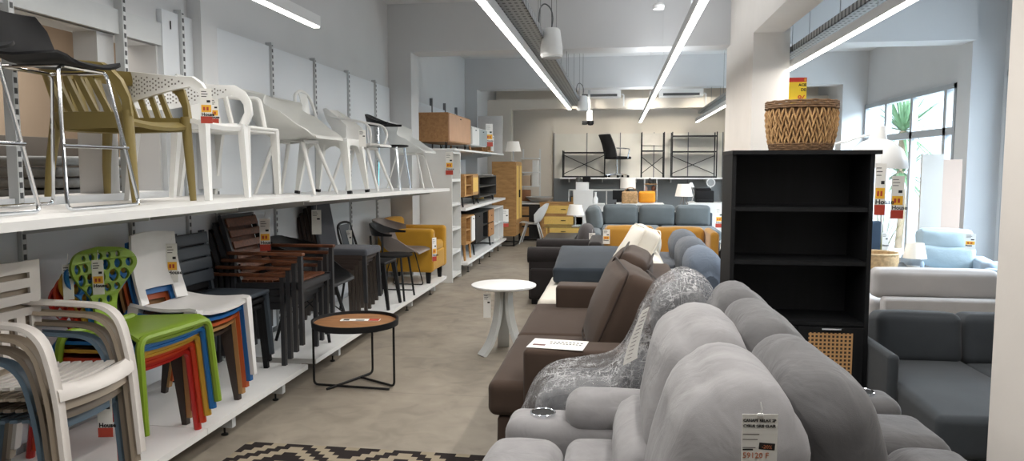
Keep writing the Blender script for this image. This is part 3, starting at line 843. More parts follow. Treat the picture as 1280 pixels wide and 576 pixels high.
def make_shell(label, loc, m, legs='angled', legm=None, w=0.3, arm=0.2, hback=0.8, hseat=0.44, rz=0, name='shell_chair', depth=0.24):
    t = thing(name, label, 'chair', loc, rz)
    b = MB(); b.surf(shell_grid(w=w, arm=arm, hback=hback, hseat=hseat, depth=depth), 0.012); b.build('seat_shell', m, t, angle=70)
    legm = legm or m
    if legs == 'angled':
        for s in (-1,1):
            b = MB(); b.tube([(0.10,s*0.12,hseat-0.03),(0.235,s*0.225,0)],[0.017,0.012],10); b.build('leg', legm, t)
            b = MB(); b.tube([(-0.12,s*0.12,hseat-0.03),(-0.24,s*0.225,0)],[0.017,0.012],10); b.build('leg', legm, t)
        b = MB(); b.tube([(0.11,-0.13,hseat-0.035),(0.11,0.13,hseat-0.035),(-0.12,0.13,hseat-0.035),(-0.12,-0.13,hseat-0.035)],0.011,8,closed=True); b.build('under_frame', legm, t)
    elif legs == 'vee':
        for s in (-1,1):
            b = MB(); b.tube(rpath([(0.215,s*0.215,0),(0.12,s*0.17,hseat-0.03),(0.0,s*0.15,hseat-0.032),(-0.12,s*0.17,hseat-0.03),(-0.235,s*0.215,0)],0.04),0.009,8); b.build('leg_pair', legm, t)
        b = MB(); b.tube([(0.1,-0.165,hseat-0.035),(0.1,0.165,hseat-0.035)],0.008,8); b.tube([(-0.1,-0.165,hseat-0.035),(-0.1,0.165,hseat-0.035)],0.008,8); b.build('cross_bar', legm, t)
    elif legs == 'sled':
        for s in (-1,1):
            b = MB(); b.tube(rpath([(0.08,s*0.15,hseat-0.03),(0.17,s*0.2,0.008),(-0.2,s*0.2,0.008),(-0.1,s*0.15,hseat-0.03)],0.03),0.007,8); b.build('sled_leg', legm, t)
        b = MB(); b.tube([(0.08,-0.15,hseat-0.033),(0.08,0.15,hseat-0.033)],0.007,8); b.tube([(-0.1,-0.15,hseat-0.033),(-0.1,0.15,hseat-0.033)],0.007,8)
        b.build('cross_bar', legm, t)
    elif legs == 'dowel':
        for s in (-1,1):
            for x in (1,-1):
                b = MB(); b.tube([(x*0.13,s*0.13,hseat-0.03),(x*0.225,s*0.225,0)],[0.018,0.013],8); b.build('leg', legm, t)
            b = MB(); b.tube([(0.19,s*0.19,0.16),(-0.1,s*0.1,hseat-0.06)],0.006,6); b.tube([(-0.19,s*0.19,0.16),(0.1,s*0.1,hseat-0.06)],0.006,6); b.build('cross_brace', legm, t)
    return t
make_shell('big pale grey shell armchair with splayed legs left of the white metal chair', (-2.46,5.45,zs(5.3)), mat('pale_shell',(205,205,200),0.5,var=0.02), w=0.33, arm=0.24, hback=0.80, legm=M_softwhite, depth=0.27)

def make_tolix(label, loc, m):
    t = thing('metal_chair', label, 'chair', loc)
    b = MB(); b.rbox((0,0,0.44),(0.37,0.37,0.03),0.014,puff=(0,0,-0.005),n=4)
    g = []
    b.build('seat', m, t)
    b = MB()
    for s in (-1,1):   # skirt arches
        for ax in (0,1):
            arch = []
            for k in range(9):
                u = -1+2*k/8; zz = 0.43-0.03-0.11*abs(u)**4
                arch.append((u*0.18, zz))
            poly = [(-0.185,0.44)]+arch+[(0.185,0.44)]
            if ax == 0: b.prism([(p[0],p[1]) for p in poly], s*0.182-0.004, s*0.182+0.004, 'y')
            else: b.prism([(p[0],p[1]) for p in poly], s*0.182-0.004, s*0.182+0.004, 'x')
    b.build('skirt', m, t)
    for sx in (-1,1):
        for sy in (-1,1):
            b = MB(); b.bar((sx*0.165,sy*0.165,0.44),(sx*0.225,sy*0.215,0.02),0.075,0.028,0.06,0.026,up=(0,1,0)); lg = b.build('leg', m, t)
            b = MB(); b.bar((sx*0.224,sy*0.2145,0.024),(sx*0.227,sy*0.2165,0.0),0.034,0.034); b.build('rubber_foot', M_blackplastic, lg)
    b = MB(); b.tube(smooth_path([(-0.17,-0.165,0.44),(-0.21,-0.185,0.62),(-0.25,-0.165,0.78),(-0.262,-0.07,0.845),(-0.262,0.07,0.845),(-0.25,0.165,0.78),(-0.21,0.185,0.62),(-0.17,0.165,0.44)],5),0.013,8); b.build('back_frame', m, t)
    g = [[(-0.18-0.075*k/6-0.008*(1-v*v), (0.05+0.03*k/6)*v, 0.45+0.385*k/6) for v in (-1,-.5,0,.5,1)] for k in range(7)]
    b = MB(); b.surf(g, 0.006); b.build('back_splat', m, t)
    return t
make_tolix('white sheet metal chair with arched skirt and pressed legs on the upper shelf', (-2.38,5.98,zs(5.9)), mat('white_enamel',(226,226,222),0.35,var=0.02))

def make_hoop_chair(label, loc, m):
    t = make_shell(label, loc, m, legs='angled', legm=M_softwhite, w=0.22, arm=0.02, hback=0.78, name='hoop_armchair')
    for s in (-1,1):
        b = MB(); b.tube(smooth_path([(0.16,s*0.2,0.43),(0.18,s*0.245,0.55),(0.13,s*0.25,0.63),(0.0,s*0.245,0.66),(-0.2,s*0.2,0.69),(-0.27,s*0.14,0.72)],5),0.013,8,flat=0.8); b.build('arm_hoop', m, t)
    return t
make_hoop_chair('white chair with hooped arms standing right behind the white metal chair', (-2.42,6.80,zs(6.8)), M_softwhite)

def make_bistro(label, loc, legm, dark=M_blackplastic):
    t = thing('low_back_chair', label, 'chair', loc)
    b = MB(); b.lathe([(0,0.45),(0.17,0.448),(0.2,0.455),(0.205,0.468),(0.19,0.474),(0.1,0.468),(0,0.466)],24,cap=False); b.build('seat', dark, t)
    for s in (-1,1):
        b = MB(); b.tube([(0.12,s*0.14,0.45),(0.17,s*0.19,0)],[0.012,0.011],8); b.build('leg', legm, t)
        b = MB(); b.tube(smooth_path([(-0.2,s*0.2,0),(-0.18,s*0.18,0.45),(-0.185,s*0.19,0.68)],4),0.012,8); b.build('leg', legm, t)
    g = []
    for i in range(17):
        a = R(100)*(i/8-1); rr = 0.235
        x = -rr*math.cos(a)+0.02; y = rr*math.sin(a)*1.05
        low = 0.68; top = 0.69 + 0.10*math.cos(a*0.9)**2*(1 if abs(a) < 1.7 else 0.2)
        g.append([(x, y, low), (x-0.015*math.cos(a), y, (low+top)/2), (x-0.03*math.cos(a), y, top+0.012)])
    b = MB(); b.surf(g, 0.016); b.build('backrest', dark, t)
    return t
make_bistro('black low-backed chair with chrome legs standing on the upper shelf', (-2.40,7.62,zs(7.6)), M_chrome)
make_shell('white shell armchair with wire legs at the far end of the upper shelf', (-2.45,8.62,zs(8.6)), mat('white_shell',(222,224,222),0.45,var=0.02), legs='vee', legm=M_softwhite, w=0.31, arm=0.2, hback=0.82)
price_tag('price tag hanging from the arm of the dotted white armchair', (-2.24,3.815,zs(4)+0.62), rz=R(25), h=0.19, w=0.06)
price_tag('small price tag on the far arm of the dotted white armchair', (-2.50,4.345,zs(4)+0.62), rz=R(15), h=0.16, w=0.055)
price_tag('white tag on the seat corner of the white metal chair', (-2.13,6.02,zs(6)+0.53), rz=R(10), h=0.14, w=0.06, yel=False, red=False, word=False)
# ---------------------------------------------------------------- stacks on the low platforms
ZP = 0.161
def make_monobloc(label, loc, m, group=None, top=True):
    """slatted stacking garden armchair; arms flow down into the front legs"""
    t = thing('garden_armchair', label, 'armchair', loc, group=group)
    for s in (-1,1):
        b = MB()
        pts = rpath([(-0.20,s*0.2,0.66),(-0.1,s*0.22,0.655),(0.20,s*0.225,0.645),(0.255,s*0.225,0.42),(0.285,s*0.225,0.0)],0.12,7)
        n_ = len(pts); g = []
        for i, p in enumerate(pts):
            k = i/(n_-1); w = 0.062-0.016*k
            tv = (pts[min(i+1,n_-1)]-pts[max(i-1,0)]).normalized(); nv = Vector((-tv.z,0,tv.x))
            row = []
            for v in (-1,-.6,0,.6,1): row.append(p + Vector((0,v*w/2,0)) - nv*(0.010*abs(v)**2)*(-1))
            g.append(row)
        b.surf(g, 0.016); b.build('arm', m, t, angle=55)
        b = MB(); b.bar((-0.22,s*0.2,0.5),(-0.31,s*0.215,0.0),0.05,0.035,0.05,0.03); b.build('rear_leg', m, t)
    # seat: side rails, slats and a bowed front edge
    b = MB()
    for i in range(8):
        x = 0.185-0.052*i
        b.surf([[(x-0.0165,y,0.415-0.018*(1-(y/0.22)**2)-0.06*(i/8)*0.4) for y in (-.2,-.1,0,.1,.2)],[(x+0.0165,y,0.418-0.018*(1-(y/0.22)**2)-0.06*(i/8)*0.4) for y in (-.2,-.1,0,.1,.2)]],0.012)
    b.build('seat_slats', m, t)
    b = MB()
    b.surf([[(0.222,y,0.41-0.012*(1-(y/0.225)**2)),(0.245+0.035*(1-(y/0.225)**2),y,0.425-0.012*(1-(y/0.225)**2)),(0.262+0.04*(1-(y/0.225)**2),y,0.405-0.012*(1-(y/0.225)**2)),(0.266+0.04*(1-(y/0.225)**2),y,0.37)] for y in [-.225+.45*k/12 for k in range(13)]],0.014)
    b.build('seat_front', m, t, angle=60)
    # back panel with horizontal slots above, vertical slots below
    def P(y, z): k = (z-0.42)/0.42; return (-0.172-0.02*k+0.02*(y/0.22)**2, y*(1+0.16*k), z)
    b = MB()
    def strip(y0, y1, z0, z1, n1=5, n2=2):
        b.surf([[P(y0+(y1-y0)*j/n1, z0+(z1-z0)*i/n2) for i in range(n2+1)] for j in range(n1+1)], 0.014)
    strip(-.215,.215,.80,.85); strip(-.215,.215,.735,.775); strip(-.215,.215,.67,.71); strip(-.215,.215,.615,.65); strip(-.215,.215,.42,.45)
    strip(-.215,-.17,.45,.80,2,5); strip(.17,.215,.45,.80,2,5)
    for k in range(4):
        y = -0.12+0.08*k; strip(y-0.02,y+0.02,.45,.62,2,4)
    b.build('backrest', m, t)
    return t
MC = [('blue-grey', mat('bluegrey_plastic',(88,108,124),0.5,var=0.05)), ('taupe', mat('taupe_plastic',(124,112,98),0.5,var=0.04)), ('beige', mat('beige_plastic',(172,158,140),0.5,var=0.04)), ('white', mat('offwhite_plastic',(218,212,206),0.45,var=0.02))]
words = ['bottom', 'second from the bottom', 'third from the bottom', 'topmost']
for i, (nm, m) in enumerate(MC):
    make_monobloc('%s slatted garden armchair, %s in the stack at the far left' % (nm, words[i]), (-2.43+0.028*i, 2.66, ZP+0.045*i), m).rotation_euler = (0,0,R(2))
price_tag('price tag hanging on the white garden armchair stack with a red lower end', (-2.16,2.80,0.60), rz=R(12), h=0.205, w=0.062, yel=False)

def make_holes_chair(label, loc, m):
    t = thing('plastic_chair', label, 'chair', loc)
    # seat with side rims; legs inverted U at the front and the rear
    g = []
    for i in range(9):
        k = i/8; x = 0.24-0.43*k
        g.append([(x,0.25*v*(1-0.12*k),0.45-0.012*(1-v*v)-0.025*k-(0.03 if i == 0 else 0)+(0.012*abs(v)**6)) for v in (-1,-.95,-.8,-.4,0,.4,.8,.95,1)])
    b = MB(); b.surf(g, 0.016); b.build('seat', m, t)
    for x0, x1, nm in ((0.235,0.265,'front'),(-0.2,-0.265,'rear')):
        for s in (-1,1):
            b = MB(); b.tube(rpath([(x0,0,0.437),(x0,s*0.245,0.44),(x1,s*0.265,0.0)],0.055,5),[0.021]*7 if False else 0.0195,8); b.build('leg', m, t)
    # fan-shaped back pierced by round holes, cut as a flat outline and bent
    cu = bpy.data.curves.new('fan', 'CURVE'); cu.dimensions = '2D'; cu.fill_mode = 'BOTH'; cu.extrude = 0.007; cu.resolution_u = 1
    def loop(pts):
        sp = cu.splines.new('POLY'); sp.points.add(len(pts)-1); sp.use_cyclic_u = True
        for p_, q in zip(sp.points, pts): p_.co = (q[0], q[1], 0, 1)
    half = smooth_path([(0.085,0.0,0),(0.085,0.10,0),(0.115,0.17,0),(0.19,0.235,0),(0.245,0.295,0),(0.24,0.35,0),(0.17,0.395,0),(0.0,0.415,0)],6)
    loop([(p.x, p.y) for p in half]+[(-p.x, p.y) for p in reversed(half[:-1])])
    rows = [(0.135,[-.035,.035],.017),(0.195,[-.105,-.04,.035,.1],.023),(0.255,[-.165,-.09,0.0,.085,.16],.028),(0.315,[-.195,-.125,-.045,.04,.125,.2],.026),(0.365,[-.13,-.065,0,.065,.13],.017)]
    for q, (v, ys, r_) in enumerate(rows):
        for j, y in enumerate(ys):
            k = 0.95+0.3*((j*7+q*3) % 4)/3
            loop([(y+r_*k*math.cos(2*PI*a/14), v+r_*k*0.95*math.sin(2*PI*a/14)) for a in range(14)])
    ob = bpy.data.objects.new('fan', cu); C.objects.link(ob); bpy.context.view_layer.update()
    me = bpy.data.meshes.new_from_object(ob.evaluated_get(bpy.context.evaluated_depsgraph_get()))
    bpy.data.objects.remove(ob); bpy.data.curves.remove(cu)
    b = MB(); b.bm.from_mesh(me); bpy.data.meshes.remove(me)
    bmesh.ops.triangulate(b.bm, faces=list(b.bm.faces))
    for v in b.bm.verts:
        y, z, d = v.co.x, v.co.y, v.co.z
        v.co = (-0.17-0.07*z-0.03*max(0,z-0.1)**2+0.5*y*y+d, y*0.84, 0.44+z*0.95)
    b.build('backrest', m, t, angle=50)
    return t
GC = [('red', (186,40,34)), ('orange-red', (204,62,30)), ('yellow', (206,160,52)), ('blue', (34,110,178)), ('lime green', (124,152,42))]
pos = ['bottom', 'second from the bottom', 'middle', 'second from the top', 'topmost']
for i, (nm, c) in enumerate(GC):
    make_holes_chair('%s plastic chair with fan back full of holes, %s of its stack' % (nm, pos[i]), (-2.485+0.030*i, 3.31, ZP+0.040*i), mat(nm.replace(' ','_').replace('-','_')+'_plastic', c, 0.4, var=0.04)).rotation_euler = (0,0,R(-6))
price_tag('price tag hanging on the lime green chair back', (-2.50,3.24,1.10), rz=R(30), h=0.17, w=0.05, red=False)
price_tag('grey price tag hanging behind the lime green chair back', (-2.58,3.14,1.09), rz=R(40), h=0.17, w=0.045, yel=False, red=False, word=False)

def make_curved_chair(label, loc, m):
    """one-piece chair: tall back, seat with rounded rim and broad tapering legs"""
    t = thing('one_piece_chair', label, 'chair', loc)
    g = []
    for i in range(11):
        k = i/10; x = 0.24-0.45*k
        g.append([(x,(0.235-0.02*k)*v,0.455+0.02*abs(v)**4-0.02*(1-v*v)-0.02*math.sin(PI*k)-(0.01 if i == 0 else 0)) for v in (-1,-.93,-.8,-.5,0,.5,.8,.93,1)])
    b = MB(); b.surf(g, 0.018); b.build('seat', m, t, angle=60)
    g = []
    for i in range(11):
        k = i/10; z = 0.46+0.40*k
        cut = 0.0
        g.append([(-0.19-0.07*k-0.02*math.sin(PI*k)+0.03*v*v,(0.185-0.015*k**1.5)*v,z-0.012*v*v*k) for v in (-1,-.9,-.6,-.3,0,.3,.6,.9,1)])
    # hand-hole at the foot of the back: leave the centre of the first rows open
    b = MB()
    lo = [[g[i][j] for i in range(0,3)] for j in range(0,3)]; b.surf(lo, 0.014)
    lo = [[g[i][j] for i in range(0,3)] for j in range(6,9)]; b.surf(lo, 0.014)
    b.surf(g[2:], 0.014)
    b.build('backrest', m, t, angle=60)
    for s in (-1,1):
        b = MB(); b.bar((0.205,s*0.212,0.46),(0.255,s*0.222,0.0),0.085,0.032,0.045,0.028,up=(0,1,0)); b.build('leg', m, t)
        b = MB(); b.bar((-0.18,s*0.20,0.46),(-0.27,s*0.215,0.0),0.07,0.032,0.045,0.028,up=(0,1,0)); b.build('leg', m, t)
    return t
WC = [('dark brown', (62,52,46)), ('tan', (178,136,86)), ('orange', (196,92,44)), ('blue', (26,96,160)), ('white', (226,224,222))]
for i, (nm, c) in enumerate(WC):
    make_curved_chair('%s one-piece plastic chair, %s of the stack with white on top' % (nm, pos[i]), (-2.52+0.026*i, 3.86, ZP+0.04*i), mat('curved_'+nm.replace(' ','_'), c, 0.4, var=0.04)).rotation_euler = (0,0,R(-8))
price_tag('price tag hanging on the white one-piece chair back', (-2.60,4.0,1.10), rz=R(20), h=0.23, w=0.06, red=False)

M_slate = mat('slate_plastic', (58,66,74), 0.45, var=0.06)
def make_slat_chair(label, loc, m):
    t = thing('slatted_chair', label, 'chair', loc)
    b = MB(); b.rbox((0,0,0.44),(0.42,0.42,0.03),0.012,n=3); b.build('seat', m, t)
    b = MB()
    for k in range(4): 
        z = 0.52+0.085*k; b.rbox((-0.195-0.012*k,0,z+0.035),(0.02,0.38,0.078),0.008,n=3,rot=(0,-0.14,0))
    for s in (-1,1): b.bar((-0.19,s*0.16,0.44),(-0.255,s*0.16,0.86),0.03,0.03)
    b.build('backrest', m, t)
    for sx in (-1,1):
        for s in (-1,1):
            b = MB(); b.bar((sx*0.185,s*0.185,0.43),(sx*0.215,s*0.2,0),0.036,0.03); b.build('leg', m, t)
    return t
SL = [('bottom',), ('middle',), ('topmost',)]
for i in range(3):
    make_slat_chair('dark slate slatted chair beyond the white one-piece chair, %s of three' % SL[i][0], (-2.61+0.02*i, 4.53, ZP+0.05*i), M_slate if i == 2 else M_blackplastic)

M_brownwood = wood('brown_slat_wood', (74,42,26), (116,68,40), 4, (3,14,14))
M_alu = mat('charcoal_aluminium', (44,45,48), 0.45, var=0.05)
def make_wood_armchair(label, loc):
    t = thing('slatted_armchair', label, 'armchair', loc)
    for s in (-1,1):
        b = MB(); b.bar((0.265,s*0.28,0.0),(0.265,s*0.28,0.625),0.035,0.035,0.028,0.028); b.build('front_leg', M_alu, t)
        b = MB(); b.bar((-0.24,s*0.265,0.0),(-0.235,s*0.265,0.63),0.04,0.035,0.028,0.028); b.build('rear_leg', M_alu, t)
        b = MB(); b.rbox((0.01,s*0.28,0.637),(0.56,0.048,0.022),0.006,n=2); b.build('arm_rest', M_brownwood, t)
        b = MB(); b.bar((-0.24,s*0.255,0.40),(0.265,s*0.262,0.42),0.03,0.03,0.045,0.045); b.build('seat_rail', M_alu, t)
        b = MB(); b.bar((-0.20,s*0.235,0.40),(-0.345,s*0.225,0.875),0.03,0.03,0.04,0.035); b.build('back_post', M_alu, t)
    b = MB(); b.bb(0.235,-0.27,0.385,0.262,0.27,0.43); b.build('front_rail', M_alu, t)
    b = MB()
    for k in range(7): b.bb(-0.2+0.062*k,-0.245,0.43,-0.2+0.062*k+0.05,0.245,0.445)
    b.build('seat_slats', M_brownwood, t)
    b = MB()
    for k in range(5):
        z = 0.50+0.078*k; x = -0.213-0.0305*k*0.78; h = 0.052 if k < 4 else 0.065
        b.rbox((x,0,z+0.03),(0.016,0.44,h),0.005,n=2,rot=(0,-0.30,0))
    b.build('back_slats', M_brownwood, t)
    b = MB(); b.bar((-0.348,-0.24,0.882),(-0.348,0.24,0.882),0.02,0.02,0.03,0.03); b.build('top_rail', M_alu, t)
    return t
for i in range(4):
    make_wood_armchair('black framed brown slatted garden armchair, %s in its stack of four' % words[i], (-2.565+0.045*i, 5.09, ZP+0.05*i))
price_tag('price tag hanging on the brown slatted chair back', (-2.585,5.14,1.17), rz=R(25), h=0.24, w=0.075)
M_tub = mat('black_tub', (20,21,23), 0.55, var=0.06, spec=0.25)
make_shell('black tub chair on crossed legs, behind the arm of the brown slatted stack', (-2.47,5.72,ZP), M_tub, legs='dowel', legm=M_black, w=0.31, arm=0.22, hback=0.82, hseat=0.46, name='tub_chair', depth=0.26)

M_greyup = fabric('grey_upholstery', (74,76,82), var=0.08)
M_brownup = fabric('brown_upholstery', (58,48,44), var=0.08)
M_brownmetal = mat('brown_metal', (66,58,52), 0.4, var=0.05)
def make_dining(label, loc, m, lm):
    t = thing('dining_chair', label, 'chair', loc)
    b = MB(); b.rbox((0.0,0,0.455),(0.43,0.42,0.065),0.025,puff=(0,0,0.012),n=4); b.build('seat', m, t)
    b = MB(); b.rbox((-0.262,0,0.68),(0.035,0.40,0.52),0.016,puff=(0.006,0,0),rot=(0,-0.17,0),n=4,taper=lambda v: Vector((v.x, v.y*(1.03-0.18*(v.z+0.26)), v.z))); b.build('backrest', m, t)
    for s in (-1,1):
        b = MB(); b.bar((0.185,s*0.185,0.43),(0.20,s*0.195,0),0.034,0.028); b.build('leg', lm, t)
        b = MB(); b.bar((-0.20,s*0.185,0.43),(-0.245,s*0.195,0),0.034,0.028); b.build('leg', lm, t)
    return t
for i in range(5):
    g = i >= 4
    make_dining('%s upholstered dining chair, %s of the stack of five' % ('slate grey' if g else 'dark brown', pos[i]), (-2.56+0.035*i, 6.50, ZP+0.042*i), M_greyup if g else M_brownup, M_alu if g else M_brownmetal)
price_tag('blank grey card hanging on the backs of the brown dining chairs', (-2.66,6.27,1.17), rz=R(10), h=0.22, w=0.085, yel=False, red=False, word=False)

def make_bent_chair(label, loc):
    t = thing('metal_frame_chair', label, 'chair', loc)
    b = MB(); b.rbox((0,0,0.45),(0.4,0.4,0.03),0.012,n=3); b.build('seat', M_blackplastic, t)
    b = MB(); b.tube(smooth_path([(-0.26,-0.2,0),(-0.2,-0.19,0.44),(-0.27,-0.185,0.74),(-0.285,-0.12,0.83),(-0.285,0.12,0.83),(-0.27,0.185,0.74),(-0.2,0.19,0.44),(-0.26,0.2,0)],5),0.012,8); b.build('back_frame', M_black, t)
    b = MB(); b.surf([[(-0.205-0.075*k/5,(0.13+0.02*k/5)*v,0.47+0.35*k/5) for v in (-1,-.5,0,.5,1)] for k in range(6)],0.008); b.build('back_panel', M_slate, t)
    for s in (-1,1):
        b = MB(); b.bar((0.17,s*0.17,0.45),(0.23,s*0.2,0),0.045,0.026); b.build('leg', M_black, t)
    return t
make_bent_chair('black metal chair with a tag on its bent tube back', (-2.42,7.05,ZP))
price_tag('price tag on the black metal chair back', (-2.655,7.06,0.92), rz=R(20), h=0.2, w=0.055, yel=False)
make_bistro('black low-backed chair with thin legs standing on the low platform', (-2.34,7.52,ZP), M_black)
M_taupe = mat('taupe_shell', (126,116,110), 0.5, var=0.03)
make_shell('taupe shell armchair on a thin black sled base before the yellow armchair', (-2.42,8.19,ZP), M_taupe, legs='sled', legm=M_black, w=0.31, arm=0.2, hback=0.8)

M_mustard = fabric('mustard_fabric', (184,138,46), var=0.08)
def make_tub_sofa(label, loc):
    t = thing('upholstered_armchair', label, 'armchair', loc)
    b = MB(); b.rbox((0.03,0,0.27),(0.62,0.60,0.24),0.03,n=4); b.build('base', M_mustard, t)
    b = MB(); b.rbox((0.06,0,0.43),(0.56,0.46,0.12),0.045,puff=(0,0,0.015),n=5); b.build('seat_cushion', M_mustard, t)
    for s in (-1,1):
        b = MB(); b.rbox((0.02,s*0.30,0.40),(0.66,0.13,0.52),0.045,n=4); b.build('arm', M_mustard, t)
    b = MB(); b.rbox((-0.27,0,0.45),(0.15,0.70,0.62),0.05,puff=(0,0,0.02),n=5); b.build('backrest', M_mustard, t)
    for sx in (-1,1):
        for s in (-1,1):
            b = MB(); b.bar((sx*0.27,s*0.28,0.15),(sx*0.27,s*0.28,0),0.06,0.04); b.build('leg', M_blackplastic, t)
    return t
make_tub_sofa('mustard yellow upholstered armchair at the end of the low platform', (-2.49,8.80,ZP))
price_tag('price tag on the front of the mustard armchair arm', (-2.13,8.46,0.72), rz=R(60), h=0.28, w=0.07)
# ================================================================ AISLE TABLES
M_oak = wood('warm_oak', (150,104,64), (186,136,88), 3, (2,10,10))
M_oak2 = wood('light_oak', (160,118,70), (190,146,92), 3, (2,8,8))
t = thing('coffee_table', 'round tray coffee table with wood top and thin black legs in the aisle', 'coffee table', (-1.82,4.93,0))
b = MB(); b.lathe([(0,0.448),(0.29,0.448),(0.29,0.462),(0,0.462)],40,cap=False); b.build('table_top', wood('coffee_wood',(134,92,58),(168,120,78),4,(2,9,9)), t)
b = MB(); b.lathe([(0.288,0.440),(0.302,0.440),(0.304,0.482),(0.291,0.482),(0.289,0.462)],40,cap=False); b.build('rim', M_black, t)
L_, R_, B_ = (-0.295,-0.05), (0.285,-0.02), (0.02,0.295)
for p, q in ((L_,(0.27,-0.09)), (R_,(-0.02,0.16)), (B_,(-0.16,-0.15))):
    b = MB(); b.tube(rpath([(p[0],p[1],0.45),(p[0],p[1],0.012),(q[0],q[1],0.012)],0.035,5),0.0085,8)
    b.build('leg', M_black, t)
b = MB(); b.lathe([(0,0),(0.016,0),(0.016,0.03),(0,0.03)],10,(-0.16,-0.15,0)); b.lathe([(0,0),(0.014,0),(0.014,0.03),(0,0.03)],10,(-0.02,0.16,0)); b.build('joint', M_black, t) if False else b.bm.free()
M_photo = mat('printed_colours', (150,110,96), 0.5, var=0.5, scale=40)
t = thing('price_card', 'white price card lying on the round wood coffee table', 'price tag', (-1.80,4.98,0.4635), R(8))
b = MB(); b.bb(-0.14,-0.035,0,0.14,0.035,0.0015); b.build('card', M_card, t, smooth=False)
b = MB(); b.bb(0.06,-0.033,0.0015,0.135,0.033,0.002); b.build('red_band', M_red, t, smooth=False)
b = MB(); b.bb(-0.12,-0.02,0.0015,-0.08,0.02,0.002); b.bb(-0.03,-0.025,0.0015,0.03,0.0,0.002); b.build('print', M_ink, t, smooth=False)
# white bistro table with three curved blade legs
t = thing('side_table', 'round white table on curved splayed legs beside the brown sofa', 'table', (-0.92,6.0,0))
b = MB(); b.lathe([(0,0.555),(0.25,0.556),(0.268,0.566),(0.27,0.578),(0.262,0.582),(0,0.582)],48,cap=False); b.build('table_top', M_white, t)
for a in (-140, -20, 100):
    ca, sa = math.cos(R(a)), math.sin(R(a)); pr_ = smooth_path([(0.05,0,0.556),(0.05,0,0.42),(0.075,0,0.26),(0.135,0,0.1),(0.215,0,0.0)],5)
    g = []
    for p in pr_:
        w = 0.043+0.012*(0.556-p.z)
        g.append([Vector((p.x*ca - y*sa, p.x*sa + y*ca, p.z)) for y in (-w,-w/2,0,w/2,w)])
    b = MB(); b.surf(g, 0.03); b.build('leg', mat('white_lacquer',(218,220,218),0.35,var=0.02), t)
price_tag('pale card hanging under the round white table top', (-1.03,5.82,0.53), rz=R(5), h=0.2, w=0.06, yel=False, red=False, word=False)

# ================================================================ SOFAS
M_lgrey = fabric('light_grey_suede', (142,140,141), var=0.12, scale=9, weave=500, bump=0.2, sheen=0.25, big=0.4, bigscale=7)
M_dgrey = fabric('dark_grey_suede', (100,99,100), var=0.14, scale=9, weave=500, bump=0.2, sheen=0.2, big=0.45, bigscale=7)
M_brown = fabric('brown_fabric', (72,59,51), var=0.06, weave=420, bump=0.3, sheen=0.1)
M_browndk = fabric('brown_piping', (52,42,37), var=0.05)
M_cream = fabric('cream_fabric', (220,214,202), var=0.04, weave=420, bump=0.3)
M_navy = fabric('navy_fabric', (46,53,61), var=0.08, weave=420)
M_blacksofa = fabric('charcoal_black_fabric', (42,38,38), var=0.08, weave=420)
M_ochre = fabric('ochre_velvet', (172,126,52), var=0.07, weave=420, sheen=0.3)
M_slatefab = fabric('slate_fabric', (98,104,106), var=0.07, weave=420)
M_slate2 = fabric('slate_fabric_dark', (74,80,86), var=0.07, weave=420)
M_bluegrey = fabric('blue_grey_fabric', (88,92,99), var=0.08, weave=420, big=0.25)
M_bluep = fabric('blue_grey_pillow', (96,106,120), var=0.08, weave=420, big=0.3)
M_charcoal = fabric('charcoal_fabric', (63,67,71), var=0.09, weave=420)
def oval(cx, cz, a, h, lean, n=26, k=2.6, bulge=0.0):
    """leaning superellipse section in XZ (a half thickness, h half height)"""
    o = []
    for i in range(n):
        t = 2*PI*i/n; c, s = math.cos(t), math.sin(t)
        x = a*math.copysign(abs(c)**(2/k), c)*(1+bulge*s); z = h*math.copysign(abs(s)**(2/k), s)
        o.append((cx+x*math.cos(lean)+z*math.sin(lean), cz-x*math.sin(lean)+z*math.cos(lean)))
    return o
